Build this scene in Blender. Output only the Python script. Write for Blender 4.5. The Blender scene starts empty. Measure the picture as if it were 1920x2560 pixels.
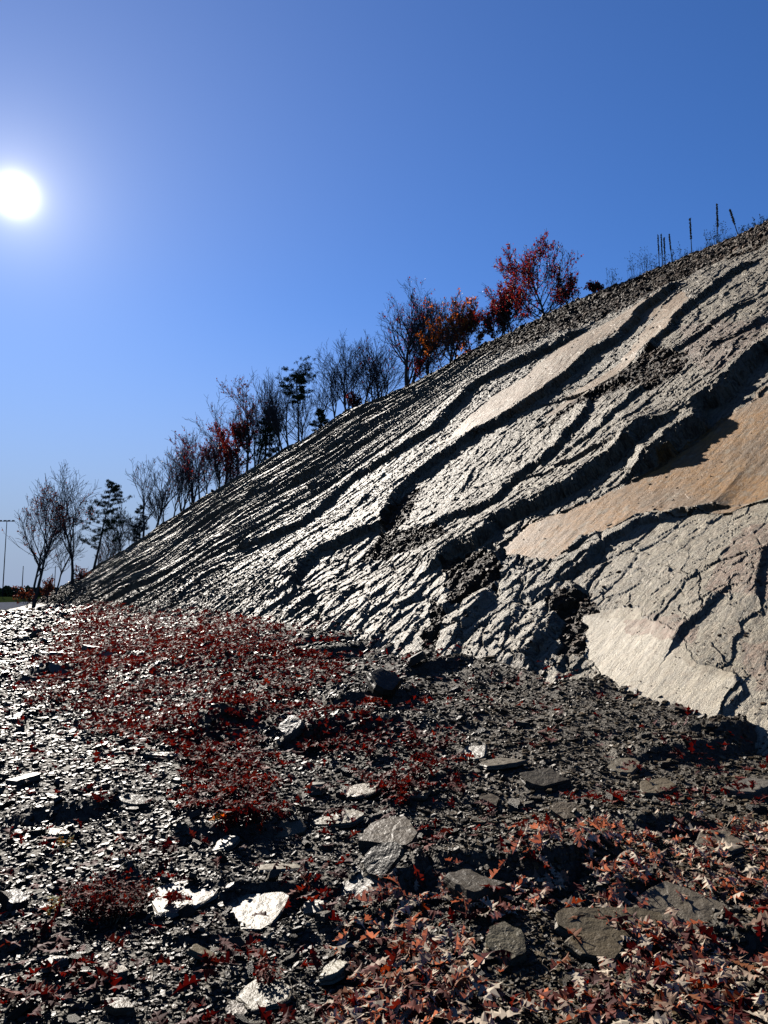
import bpy, math
import numpy as np
from mathutils import Vector

# ------------------------------------------------------------------ camera
sc = bpy.context.scene
COL = sc.collection
CAMZ = 1.6
PITCH = math.radians(6.6)
cam_d = bpy.data.cameras.new("camera")
cam_d.sensor_fit = 'VERTICAL'; cam_d.sensor_height = 36.0; cam_d.lens = 26.0
cam_d.clip_start = 0.05; cam_d.clip_end = 9000
cam = bpy.data.objects.new("camera", cam_d); COL.objects.link(cam)
cam.location = (0, 0, CAMZ); cam.rotation_euler = (math.radians(90) + PITCH, 0, 0)
sc.camera = cam

# ------------------------------------------------------------------ sun, sky
SUN = Vector((-0.4227, 0.8004, 0.4585)).normalized()
sun_el = math.asin(SUN.z); sun_az = math.atan2(SUN.x, SUN.y)
sd = bpy.data.lights.new("sun", 'SUN'); sd.energy = 5.0; sd.angle = math.radians(0.55)
sd.color = (1.0, 0.93, 0.84)
so = bpy.data.objects.new("sun", sd); COL.objects.link(so)
so.rotation_euler = SUN.to_track_quat('Z', 'Y').to_euler()
so.location = (-20, 40, 30)

world = bpy.data.worlds.new("World"); sc.world = world; world.use_nodes = True
nt = world.node_tree; nt.nodes.clear()
def wn(t, **k):
    n = nt.nodes.new(t)
    for a, b in k.items(): setattr(n, a, b)
    return n
out = wn('ShaderNodeOutputWorld'); bg = wn('ShaderNodeBackground'); bg2 = wn('ShaderNodeBackground'); add = wn('ShaderNodeAddShader')
sky = wn('ShaderNodeTexSky', sky_type='NISHITA'); sky.sun_disc = False
sky.sun_elevation = sun_el; sky.sun_rotation = sun_az
sky.altitude = 300; sky.air_density = 1.0; sky.dust_density = 0.0; sky.ozone_density = 3.0
hs = wn('ShaderNodeHueSaturation'); hs.inputs['Saturation'].default_value = SKY_SAT = 1.15
nt.links.new(sky.outputs[0], hs.inputs['Color'])
tcs = wn('ShaderNodeTexCoord'); sx = wn('ShaderNodeSeparateXYZ'); nt.links.new(tcs.outputs['Generated'], sx.inputs[0])
mr = wn('ShaderNodeMapRange'); nt.links.new(sx.outputs[2], mr.inputs[0]); mr.inputs[1].default_value = 0.0; mr.inputs[2].default_value = 0.40; mr.inputs[3].default_value = 1.0; mr.inputs[4].default_value = 0.0
mr.interpolation_type = 'SMOOTHSTEP'
tn = wn('ShaderNodeMix', data_type='RGBA', blend_type='MULTIPLY'); tn.inputs[0].default_value = 1.0; tn.inputs[7].default_value = SKY_TINT = (0.30, 0.43, 0.63, 1); nt.links.new(hs.outputs[0], tn.inputs[6])
hz = wn('ShaderNodeMix', data_type='RGBA'); nt.links.new(mr.outputs[0], hz.inputs[0]); nt.links.new(tn.outputs[2], hz.inputs[6]); hz.inputs[7].default_value = (1.45, 1.90, 2.80, 1)
nt.links.new(hz.outputs[2], bg.inputs['Color'])
bg.inputs['Strength'].default_value = 0.05
# aureole of the real sun: brightness by the angle to the sun's direction
tc = wn('ShaderNodeTexCoord'); dp = wn('ShaderNodeVectorMath', operation='DOT_PRODUCT'); dp.inputs[1].default_value = SUN
nm = wn('ShaderNodeVectorMath', operation='NORMALIZE'); nt.links.new(tc.outputs['Generated'], nm.inputs[0]); nt.links.new(nm.outputs[0], dp.inputs[0])
ac = wn('ShaderNodeMath', operation='ARCCOSINE'); nt.links.new(dp.outputs['Value'], ac.inputs[0])
def lobe(amp, width, power=1.0):
    d = wn('ShaderNodeMath', operation='DIVIDE'); nt.links.new(ac.outputs[0], d.inputs[0]); d.inputs[1].default_value = math.radians(width)
    p = wn('ShaderNodeMath', operation='POWER'); nt.links.new(d.outputs[0], p.inputs[0]); p.inputs[1].default_value = power
    m = wn('ShaderNodeMath', operation='MULTIPLY'); nt.links.new(p.outputs[0], m.inputs[0]); m.inputs[1].default_value = -1
    e = wn('ShaderNodeMath', operation='EXPONENT'); nt.links.new(m.outputs[0], e.inputs[0])
    a = wn('ShaderNodeMath', operation='MULTIPLY'); nt.links.new(e.outputs[0], a.inputs[0]); a.inputs[1].default_value = amp
    return a.outputs[0]
L = [lobe(2.0, .56, 1.2), lobe(0.15, 2.4, 1.0), lobe(0.062, 16.0, 1.0)]
s1 = wn('ShaderNodeMath', operation='ADD'); nt.links.new(L[0], s1.inputs[0]); nt.links.new(L[1], s1.inputs[1])
s2 = wn('ShaderNodeMath', operation='ADD'); nt.links.new(s1.outputs[0], s2.inputs[0]); nt.links.new(L[2], s2.inputs[1])
bg2.inputs['Color'].default_value = (1.0, 0.92, 0.68, 1); nt.links.new(s2.outputs[0], bg2.inputs['Strength'])
nt.links.new(bg.outputs[0], add.inputs[0]); nt.links.new(bg2.outputs[0], add.inputs[1]); nt.links.new(add.outputs[0], out.inputs['Surface'])

sc.view_settings.view_transform = 'Standard'; sc.view_settings.look = 'None'
sc.view_settings.exposure = 2.0; sc.view_settings.gamma = 1.0
sc.cycles.max_bounces = 6; sc.cycles.diffuse_bounces = 0; sc.cycles.glossy_bounces = 2
sc.cycles.transmission_bounces = 3; sc.cycles.transparent_max_bounces = 6
sc.cycles.sample_clamp_indirect = 3.0
# ------------------------------------------------------------------ noise
rng = np.random.default_rng(11)
_perm = rng.permutation(1024); _perm = np.concatenate([_perm, _perm])
_ang = rng.random(1024) * 2 * np.pi; _gx = np.cos(_ang); _gy = np.sin(_ang); _val = rng.random(1024)
def perlin(x, y, seed=0):
    x = np.asarray(x, float) + seed * 17.31; y = np.asarray(y, float) - seed * 9.77
    xi = np.floor(x).astype(np.int64); yi = np.floor(y).astype(np.int64)
    xf = x - xi; yf = y - yi
    u = xf * xf * xf * (xf * (xf * 6 - 15) + 10); v = yf * yf * yf * (yf * (yf * 6 - 15) + 10)
    def g(ix, iy, fx, fy):
        h = _perm[(_perm[ix & 1023] + iy) & 1023]
        return _gx[h] * fx + _gy[h] * fy
    a = g(xi, yi, xf, yf); b = g(xi + 1, yi, xf - 1, yf)
    c = g(xi, yi + 1, xf, yf - 1); d = g(xi + 1, yi + 1, xf - 1, yf - 1)
    return ((a + u * (b - a)) * (1 - v) + (c + u * (d - c)) * v) * 1.5
def fbm(x, y, seed=0, octv=4, gain=0.5, lac=2.03):
    t = 0; a = 1
    for i in range(octv):
        t = t + a * perlin(x, y, seed + i * 3); x = x * lac; y = y * lac; a *= gain
    return t
def cell(x, y, seed=0):
    """distance to nearest / second nearest jittered cell point and a random value of the cell"""
    x = np.asarray(x, float) + seed * 5.3; y = np.asarray(y, float) + seed * 3.1
    xi = np.floor(x).astype(np.int64); yi = np.floor(y).astype(np.int64)
    d1 = np.full(x.shape, 9.); d2 = np.full(x.shape, 9.); r = np.zeros(x.shape)
    for i in (-1, 0, 1):
        for j in (-1, 0, 1):
            h = _perm[(_perm[(xi + i) & 1023] + yi + j) & 1023]
            px = xi + i + _val[h]; py = yi + j + _val[(h * 7 + 3) & 1023]
            d = np.hypot(px - x, py - y)
            c = d < d1
            d2 = np.where(c, d1, np.minimum(d2, d)); r = np.where(c, _val[(h + 77) & 1023], r); d1 = np.where(c, d, d1)
    return d1, d2, r
def sstep(a, b, x):
    t = np.clip((x - a) / (b - a), 0, 1); return t * t * (3 - 2 * t)

# ------------------------------------------------------------------ hill frame
FPX = 26 / 36 * 2560.0
CP, SP = math.cos(PITCH), math.sin(PITCH)
AZ = math.radians(25.0)
SV = np.array([-math.sin(AZ), math.cos(AZ)])     # along the strike, away from the camera
RV = np.array([math.cos(AZ), math.sin(AZ)])      # across, into the hill
def proj(P):
    x = P[..., 0]; y = P[..., 1]; z = P[..., 2] - CAMZ
    f = y * CP + z * SP; up = -y * SP + z * CP
    f = np.where(f < 0.05, 0.05, f)
    return np.stack([960 + FPX * x / f, 1280 - FPX * up / f], -1)
def uv_of(x, y):
    return x * RV[0] + y * RV[1], x * SV[0] + y * SV[1]
# foot of the rock B(v) and crest C(v): (v, u, height above camera)
_B = np.array([(-20, 6.0, -1.5), (0, 6.0, -1.48), (4.8, 6.1, -1.40), (6.7, 6.3, -1.15), (8.4, 6.6, -1.05), (10.6, 6.5, -.98), (13, 6.3, -.95),
               (20, 6.9, -.82), (27, 6.3, -.92), (35, 5.7, -.95), (45, 5.0, -.95), (77, 3.8, -.85), (110, 2.4, -.8), (130, 1.5, -.8), (150, 0, -1.0), (168, -2, -1.6)])
_C = np.array([(-20, 29, 16.2), (0, 29, 16.4), (20.5, 28, 16.3), (32, 27, 16.8), (51, 26, 16.9), (66, 24.6, 16.3), (84, 22, 14.6), (102, 18.6, 12.0), (120, 14, 8.3), (136, 8, 4.2), (150, 3.0, .7), (168, -1.5, -1.55)])
_vv = np.linspace(-20, 168, 1881)
def _sm(a, k=31):
    q = np.concatenate([np.full(k, a[0]), a, np.full(k, a[-1])]); return np.convolve(q, np.hanning(2 * k + 1) / np.hanning(2 * k + 1).sum(), 'valid')
_Bu = _sm(np.interp(_vv, _B[:, 0], _B[:, 1]), 11); _Bz = _sm(np.interp(_vv, _B[:, 0], _B[:, 2]), 11)
_Cu = _sm(np.interp(_vv, _C[:, 0], _C[:, 1]), 51); _Cz = _sm(np.interp(_vv, _C[:, 0], _C[:, 2]), 51)
def Bc(v): return np.interp(v, _vv, _Bu), np.interp(v, _vv, _Bz)
def Cc(v): return np.interp(v, _vv, _Cu), np.interp(v, _vv, _Cz)
def slope_len(v):
    bu, bz = Bc(v); cu, cz = Cc(v); return np.hypot(cu - bu, cz - bz)
def base_pt(w, v):
    """point of the smooth rock plane: w metres up the dip from the foot, v along the strike"""
    bu, bz = Bc(v); cu, cz = Cc(v); Ls = np.hypot(cu - bu, cz - bz) + 1e-6; t = w / Ls
    u = bu + (cu - bu) * t; z = bz + (cz - bz) * t
    tt = np.clip(t, 0, 1); z = z + 0.035 * Ls * np.sin(np.pi * tt) * (tt - .35)   # faint S profile
    return np.stack([u * RV[0] + v * SV[0], u * RV[1] + v * SV[1], z + CAMZ], -1), t
def base_nrm(v):
    bu, bz = Bc(v); cu, cz = Cc(v); Ls = np.hypot(cu - bu, cz - bz) + 1e-6
    s = (cz - bz) / Ls; c = (cu - bu) / Ls
    return np.stack([-s * RV[0], -s * RV[1], c], -1)
# photograph pixel -> (w, v) on the rock plane
_gv = np.concatenate([np.linspace(1, 20, 150), np.geomspace(20.2, 160, 250)]); _gt = np.linspace(0, 1, 160)
_GV, _GT = np.meshgrid(_gv, _gt, indexing='ij'); _GW = _GT * slope_len(_GV)
_GP = proj(base_pt(_GW, _GV)[0])
def px2wv(pts):
    res = []
    for x, y in pts:
        d = (_GP[..., 0] - x) ** 2 + (_GP[..., 1] - y) ** 2
        k = np.unravel_index(np.argmin(d), d.shape); w, v = _GW[k], _GV[k]
        for it in range(6):
            p0 = proj(base_pt(w, v)[0]); e = .01
            jw = (proj(base_pt(w + e, v)[0]) - p0) / e; jv = (proj(base_pt(w, v + e)[0]) - p0) / e
            M = np.array([[jw[0], jv[0]], [jw[1], jv[1]]]); r = np.array([x, y]) - p0
            try: st = np.linalg.solve(M, r)
            except Exception: break
            st = np.clip(st, -2, 2); w += st[0]; v += st[1]
        res.append((w, v))
    return np.array(res)
LEDGES = [  # (height m, back slope length m, photograph points of the upper edge, far end of the ledge last)
 (.55, 3.0, [(1440,854),(1400,880),(1319,920),(1254,953),(1203,981),(1174,1007),(1131,1047),(1098,1079),(1044,1112),(986,1148),(939,1177),(892,1200),(822,1265),(762,1316),(686,1350),(611,1380)]),
 (.50, 3.0, [(1700,735),(1667,767),(1627,792),(1602,818),(1551,861),(1486,897),(1428,944),(1374,984),(1320,1017),(1254,1061),(1189,1086),(1145,1115),(1102,1140),(1051,1179),(1008,1222),(975,1269),(961,1302),(910,1331),(852,1362),(807,1386),(771,1422),(747,1461)]),
 (.14, .8, [(1182,1168),(1174,1190),(1156,1215)]),
 (.16, 1.2, [(928,1244),(907,1269),(874,1302),(820,1334),(756,1359),(731,1377),(686,1401)]),
 (.38, 1.6, [(1870,680),(1826,709),(1776,749),(1736,774),(1703,800),(1674,836),(1627,876)]),
 (.22, 1.5, [(1850,765),(1834,774),(1797,800),(1754,829),(1711,861),(1640,905)]),
 (.20, 1.2, [(1900,800),(1850,850),(1800,880)]),
 (.35, 2.0, [(1560,950),(1476,975),(1479,1015),(1465,1048),(1421,1084),(1392,1120),(1356,1153),(1320,1168),(1261,1204),(1236,1237),(1182,1266),(1138,1277),(1080,1306)]),
 (.24, 1.2, [(1617,983),(1584,1008),(1551,1037),(1501,1084),(1479,1102),(1414,1131)]),
 (.66, 3.5, [(1990,840),(1920,897),(1884,933),(1841,973),(1819,1002),(1790,1010),(1772,1027),(1766,1075),(1718,1100),(1700,1124),(1640,1160)]),
 (.60, 3.0, [(1640,1100),(1606,1120),(1588,1145),(1551,1167),(1515,1185),(1472,1210),(1436,1232),(1385,1268),(1320,1297),(1254,1327),(1236,1353),(1200,1378),(1160,1385),(1117,1418)]),
 (.20, 1.2, [(1780,1262),(1707,1275),(1653,1294),(1595,1312),(1551,1341),(1494,1373),(1468,1399),(1447,1424),(1432,1455),(1447,1485)]),
 (.25, 1.0, [(1221,1508),(1211,1530),(1164,1577),(1150,1592)]),
 (.12, .6, [(1301,1537),(1279,1573)]),
 (.16, .8, [(1258,1396),(1258,1421),(1243,1443)]),
 (.16, .8, [(1019,1533),(1001,1548),(979,1580),(957,1598)]),
 (.14, .6, [(936,1512),(921,1541)]), (.18, .7, [(881,1541),(860,1562)]), (.22, .9, [(880,1470),(863,1483),(842,1519),(824,1533)]),
 (.35, 1.2, [(1389,1560),(1367,1611),(1345,1651)]),
 (.10, .8, [(1200,1349),(1148,1352),(1095,1356),(1055,1374),(1012,1389)]),
 (.10, .8, [(1130,1300),(1091,1320),(1051,1338),(1001,1360),(957,1363)]),
 (.50, 2.5, [(960,1085),(900,1121),(852,1151),(801,1184),(747,1211)]),
 (.60, 3.0, [(900,1085),(826,1145),(756,1187),(707,1217),(656,1241),(581,1274),(527,1310),(478,1341),(439,1371),(400,1395)]),
 (.40, 2.0, [(640,1270),(551,1316),(499,1353),(466,1386)]),
 (.30, 1.5, [(590,1225),(569,1241),(545,1262)]),
 (.40, 1.8, [(840,1195),(786,1223),(741,1241),(720,1262)]),
 (.30, 2.0, [(560,1425),(515,1449),(475,1482),(457,1500)]),
 (.25, 1.2, [(785,1490),(760,1520),(735,1540)]),
 (.10, .5, [(1800,1500),(1760,1540),(1715,1575),(1690,1610)]),
 (.07, .4, [(1850,1700),(1870,1730),(1835,1755),(1805,1785)]),
 (.10, .5, [(1915,1385),(1900,1440),(1905,1500)]),
]
POLY = {
 'tan':   [[(1700,745),(1650,800),(1560,850),(1486,893),(1420,950),(1308,1030),(1189,1086),(1070,1130),(1130,1100),(1174,1050),(1250,990),(1319,955),(1440,855),(1560,815),(1640,770)],
           [(1720,740),(1735,765),(1674,840),(1600,885),(1500,965),(1400,1025),(1350,1040),(1420,985),(1551,905),(1620,830),(1690,760)],
           [(130,1400),(300,1220),(420,1330),(330,1375),(500,1270),(640,1170),(700,1110),(560,1215),(450,1290),(300,1380)]],
 'orange':[[(1990,940),(1809,1050),(1640,1165),(1500,1245),(1330,1315),(1250,1378),(1300,1388),(1380,1408),(1470,1345),(1600,1290),(1720,1265),(1800,1272),(1990,1200)]],
 'red':   [[(1840,1310),(1990,1300),(1990,1520),(1900,1500),(1760,1480),(1800,1400)], [(1700,820),(1800,800),(1920,800),(1920,880),(1800,960),(1720,900)],
           [(1550,1560),(1640,1540),(1740,1560),(1720,1610),(1600,1600)], [(1840,1600),(1990,1600),(1990,1740),(1900,1720)]],
 'debris':[[(1635,868),(1722,886),(1730,930),(1640,985),(1560,965),(1440,1015),(1380,1060),(1340,1070),(1480,975)], [(1260,1420),(1240,1470),(1130,1520),(1110,1420),(1180,1385),(1250,1385)],
           [(1390,1480),(1470,1480),(1500,1530),(1455,1540),(1454,1640),(1390,1640),(1410,1560),(1370,1510)], [(1015,1225),(1050,1210),(1010,1290),(960,1330),(950,1300)],
           [(900,1380),(960,1320),(1080,1300),(1110,1320),(1000,1370),(880,1400)], [(1080,1500),(1120,1530),(1090,1640),(1060,1640),(1075,1560)]],
 'smooth':[[(1990,940),(1809,1060),(1640,1170),(1500,1250),(1330,1320),(1250,1378),(1380,1408),(1470,1345),(1600,1295),(1720,1270),(1800,1272),(1990,1210)],
           [(1460,1530),(1560,1510),(1700,1600),(1750,1660),(1850,1700),(1800,1850),(1600,1760),(1470,1660),(1450,1600)],
           [(1700,745),(1650,800),(1560,850),(1486,893),(1420,950),(1308,1030),(1189,1086),(1070,1130),(1130,1100),(1174,1050),(1250,990),(1319,955),(1440,855),(1560,815),(1640,770)],
           [(1720,740),(1735,765),(1674,840),(1600,885),(1500,965),(1400,1025),(1350,1040),(1420,985),(1551,905),(1620,830),(1690,760)]],
 'half':  [[(1470,1345),(1600,1298),(1720,1272),(1800,1275),(1990,1215),(1990,1960),(1800,1880),(1600,1760),(1465,1670),(1455,1600),(1460,1420)]],
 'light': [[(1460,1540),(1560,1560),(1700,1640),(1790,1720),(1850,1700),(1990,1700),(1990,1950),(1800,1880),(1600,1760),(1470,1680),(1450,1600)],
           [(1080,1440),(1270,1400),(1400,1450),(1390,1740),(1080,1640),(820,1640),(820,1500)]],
}
# ------------------------------------------------------------------ mesh helpers
def mesh_np(name, V, F, mats, parent=None, smooth=False, attrs=None, fmat=None):
    """V (n,3); F list of arrays of equal-length polygons [(m,k), ...]; attrs {name: (n,4) colour}"""
    V = np.ascontiguousarray(V, dtype=np.float32)
    if not isinstance(F, (list, tuple)): F = [F]
    F = [np.asarray(f, dtype=np.int32) for f in F if len(f)]
    loops = np.concatenate([f.ravel() for f in F]); sizes = np.concatenate([np.full(len(f), f.shape[1], np.int32) for f in F])
    starts = np.concatenate([[0], np.cumsum(sizes)[:-1]]).astype(np.int32)
    me = bpy.data.meshes.new(name)
    me.vertices.add(len(V)); me.vertices.foreach_set('co', V.ravel())
    me.loops.add(len(loops)); me.loops.foreach_set('vertex_index', loops)
    me.polygons.add(len(sizes)); me.polygons.foreach_set('loop_start', starts)
    try: me.polygons.foreach_set('loop_total', sizes)
    except Exception: pass
    me.polygons.foreach_set('use_smooth', np.full(len(sizes), smooth, dtype=bool))
    if fmat is not None: me.polygons.foreach_set('material_index', np.asarray(fmat, np.int32))
    for k, a in (attrs or {}).items():
        at = me.color_attributes.new(k, 'FLOAT_COLOR', 'POINT')
        at.data.foreach_set('color', np.ascontiguousarray(a, dtype=np.float32).ravel())
    for m in (mats if isinstance(mats, (list, tuple)) else [mats]): me.materials.append(m)
    me.update(calc_edges=True)
    o = bpy.data.objects.new(name, me); COL.objects.link(o)
    if parent is not None: o.parent = parent
    return o
def tag(o, label=None, cat=None, group=None, kind=None):
    for k, v in (('label', label), ('category', cat), ('group', group), ('kind', kind)):
        if v: o[k] = v
    if label and cat and not kind: o['kind'] = 'thing'
    return o
def empty(name, loc):
    o = bpy.data.objects.new(name, None); COL.objects.link(o); o.location = loc; o.empty_display_size = .2
    return o
def grid_faces(nu, nv):
    i = np.arange(nu - 1)[:, None] * nv + np.arange(nv - 1)[None, :]
    i = i.ravel(); return np.stack([i, i + nv, i + nv + 1, i + 1], -1)

# ------------------------------------------------------------------ materials
def new_mat(name):
    m = bpy.data.materials.new(name); m.use_nodes = True; n = m.node_tree; n.nodes.clear()
    return m, n
class G:
    def __init__(s, nt): s.t = nt
    def n(s, typ, ins=None, **k):
        x = s.t.nodes.new(typ)
        for a, b in k.items(): setattr(x, a, b)
        for a, b in (ins or {}).items():
            if isinstance(b, bpy.types.NodeSocket): s.t.links.new(b, x.inputs[a])
            else: x.inputs[a].default_value = b
        return x
    def math(s, op, a, b=0.0, c=False):
        return s.n('ShaderNodeMath', {0: a, 1: b}, operation=op, use_clamp=c).outputs[0]
    def mix(s, f, a, b, mode='MIX'):
        x = s.n('ShaderNodeMix', data_type='RGBA', blend_type=mode)
        for k, v in ((0, f), (6, a), (7, b)):
            if isinstance(v, bpy.types.NodeSocket): s.t.links.new(v, x.inputs[k])
            else: x.inputs[k].default_value = v if k == 0 else (v + (1,) if len(v) == 3 else v)
        return x.outputs[2]
    def noise(s, vec, scale, detail=4, rough=.55, out=0, dist=0.0):
        return s.n('ShaderNodeTexNoise', {'Vector': vec, 'Scale': scale, 'Detail': detail, 'Roughness': rough, 'Distortion': dist}).outputs[out]
    def ramp(s, fac, pts):
        r = s.n('ShaderNodeValToRGB', {0: fac}); e = r.color_ramp.elements
        while len(e) < len(pts): e.new(.5)
        for i, (p, c) in enumerate(pts):
            e[i].position = p; e[i].color = (c, c, c, 1) if not hasattr(c, '__len__') else tuple(c) + (1,)
        return r.outputs[0]
    def mapping(s, vec, scale, rot=(0, 0, 0)):
        return s.n('ShaderNodeMapping', {0: vec, 'Scale': scale, 'Rotation': rot}).outputs[0]

def rock_material():
    m, nt = new_mat('shale'); g = G(nt)
    co = g.n('ShaderNodeTexCoord').outputs['Object']
    wv = g.n('ShaderNodeAttribute', attribute_name='wv').outputs['Vector']
    a1 = g.n('ShaderNodeSeparateColor', {0: g.n('ShaderNodeAttribute', attribute_name='m1').outputs['Color']})
    a2 = g.n('ShaderNodeSeparateColor', {0: g.n('ShaderNodeAttribute', attribute_name='m2').outputs['Color']})
    tan, orange, red = a1.outputs[0], a1.outputs[1], a1.outputs[2]
    debris, smooth, light = a2.outputs[0], a2.outputs[1], a2.outputs[2]
    st = g.mapping(wv, (2.0, 14.0, 1.0), (0, 0, math.radians(8)))
    n1 = g.noise(co, 0.9, 5, .6); n2 = g.noise(co, 9, 5, .6); n3 = g.noise(st, 1.5, 4, .6); n4 = g.noise(co, 45, 3, .6)
    base = g.mix(g.ramp(n1, [(.35, 0), (.65, 1)]), (.27, .26, .22), (.45, .43, .35))
    base = g.mix(g.ramp(n2, [(.42, 0), (.62, .8)]), base, (.31, .26, .20))
    base = g.mix(g.ramp(n4, [(.55, 0), (.75, .5)]), base, (.10, .095, .085))
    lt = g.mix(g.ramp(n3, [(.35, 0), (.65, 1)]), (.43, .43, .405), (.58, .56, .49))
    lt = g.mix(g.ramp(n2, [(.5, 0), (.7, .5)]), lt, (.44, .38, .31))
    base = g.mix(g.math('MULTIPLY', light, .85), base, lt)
    rb = g.mix(g.ramp(n3, [(.3, 0), (.7, 1)]), (.20, .125, .09), (.34, .25, .20))
    f = g.math('MULTIPLY', red, g.ramp(n2, [(.3, .3), (.6, 1)]), True)
    base = g.mix(f, base, rb)
    tn = g.mix(g.ramp(n3, [(.3, 0), (.7, 1)]), (.27, .175, .10), (.41, .29, .18))
    tn = g.mix(g.ramp(n2, [(.40, 0), (.60, .8)]), tn, (.17, .13, .09))
    wn_ = g.ramp(g.noise(co, 2.2, 5, .65), [(.38, .25), (.52, 1)])
    base = g.mix(g.math('MULTIPLY', g.math('MULTIPLY', tan, .92), wn_), base, tn)
    og = g.mix(g.ramp(n3, [(.3, 0), (.7, 1)]), (.30, .155, .042), (.45, .26, .08))
    og = g.mix(g.ramp(n1, [(.45, 0), (.62, .65)]), og, (.20, .165, .13))
    og = g.mix(g.ramp(n2, [(.45, 0), (.65, .7)]), og, (.17, .115, .06))
    base = g.mix(g.math('MULTIPLY', orange, g.ramp(g.noise(co, 3.0, 5, .65), [(.34, .35), (.46, 1)])), base, og)
    db = g.mix(g.ramp(n2, [(.35, 0), (.65, 1)]), (.035, .024, .013), (.13, .085, .045))
    base = g.mix(debris, base, db)
    base = g.mix(1.0, base, (.46, .415, .345), 'MULTIPLY')
    base = g.mix(g.ramp(g.noise(co, 110, 3, .7), [(.48, 0), (.62, .85)]), base, g.mix(1.0, base, (.30, .28, .25), 'MULTIPLY'))
    ln = g.math('ABSOLUTE', g.math('SUBTRACT', g.noise(g.mapping(wv, (.9, 3.4, 1.0), (0, 0, math.radians(-12))), 2.6, 5, .62, 0, .6), .5))
    lines = g.ramp(ln, [(0.0, 1), (.022, 0)])
    base = g.mix(g.math('MULTIPLY', lines, g.math('MULTIPLY', g.math('SUBTRACT', 1.0, g.math('MULTIPLY', smooth, .8)), .75)), base, (.03, .027, .022))
    bs = g.n('ShaderNodeBsdfPrincipled', {'Base Color': base, 'Specular IOR Level': .13})
    rgh = g.mix(smooth, (.64, .64, .64), (.66, .66, .66)); rgh = g.mix(debris, rgh, (.75, .75, .75)); nt.links.new(rgh, bs.inputs['Roughness'])
    # relief: crumbly faces, fine lamination, hairline cracks
    vo = g.n('ShaderNodeTexVoronoi', {'Vector': g.n('ShaderNodeVectorMath', {0: co, 1: g.noise(co, 3, 3, .6, 1)}, operation='ADD').outputs[0], 'Scale': 2.2}, feature='DISTANCE_TO_EDGE').outputs['Distance']
    crack = g.ramp(vo, [(0.0, 0), (.02, 1)])
    h1 = g.noise(co, 7, 7, .68); h2 = g.noise(st, 2.5, 5, .6)
    hs_ = g.math('ADD', g.math('ADD', g.math('MULTIPLY', h1, 1.0), g.math('MULTIPLY', g.noise(co, 32, 4, .7), .28)), g.math('MULTIPLY', h2, .25))
    amt = g.mix(smooth, (.095, .095, .095), (.006, .007, .007))
    hh = g.math('MULTIPLY', hs_, amt)
    dis = g.n('ShaderNodeVectorMath', {0: g.mapping(wv, (1.0, 2.2, 1.0), (0, 0, math.radians(-20))), 1: g.n('ShaderNodeVectorMath', {0: g.noise(wv, 4, 4, .6, 1), 'Scale': .35}, operation='SCALE').outputs[0]}, operation='ADD').outputs[0]
    rf = g.math('SUBTRACT', 1.0, g.math('MULTIPLY', smooth, .88))
    for sc_, am in ((2.3, .050), (6.5, .030), (17.0, .015), (45.0, .006)):
        pv = g.n('ShaderNodeSeparateColor', {0: g.n('ShaderNodeTexVoronoi', {'Vector': dis, 'Scale': sc_}).outputs['Color']}).outputs[0]
        hh = g.math('ADD', hh, g.math('MULTIPLY', g.math('MULTIPLY', pv, am), rf))
    hh = g.math('ADD', hh, g.math('MULTIPLY', crack, g.mix(smooth, (.016, .016, .016), (.003, .003, .003))))
    hh = g.math('ADD', hh, g.math('MULTIPLY', lines, g.math('MULTIPLY', rf, -.03)))
    bp = g.n('ShaderNodeBump', {'Height': hh, 'Distance': 1.0, 'Strength': 1.0}); nt.links.new(bp.outputs[0], bs.inputs['Normal'])
    o = g.n('ShaderNodeOutputMaterial', {0: bs.outputs[0]})
    return m
def ground_material():
    m, nt = new_mat('shale_gravel'); g = G(nt)
    co = g.n('ShaderNodeTexCoord').outputs['Object']
    n1 = g.noise(co, 2.5, 5, .6); n2 = g.noise(co, 40, 4, .6)
    v = g.n('ShaderNodeTexVoronoi', {'Vector': co, 'Scale': 55.0}); v2 = g.n('ShaderNodeTexVoronoi', {'Vector': co, 'Scale': 20.0})
    c = g.mix(g.ramp(n1, [(.35, 0), (.65, 1)]), (.018, .015, .011), (.04, .034, .025))
    c = g.mix(g.ramp(v.outputs['Color'], [(.3, 0), (.9, .7)]), c, (.06, .052, .04))
    bs = g.n('ShaderNodeBsdfPrincipled', {'Base Color': c, 'Roughness': .8, 'Specular IOR Level': .1})
    h = g.math('ADD', g.math('MULTIPLY', v.outputs['Distance'], -.010), g.math('MULTIPLY', v2.outputs['Distance'], -.02))
    h = g.math('ADD', h, g.math('MULTIPLY', n2, .012))
    bp = g.n('ShaderNodeBump', {'Height': h, 'Distance': 1.0, 'Strength': 1.0}); nt.links.new(bp.outputs[0], bs.inputs['Normal'])
    g.n('ShaderNodeOutputMaterial', {0: bs.outputs[0]})
    return m
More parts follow.
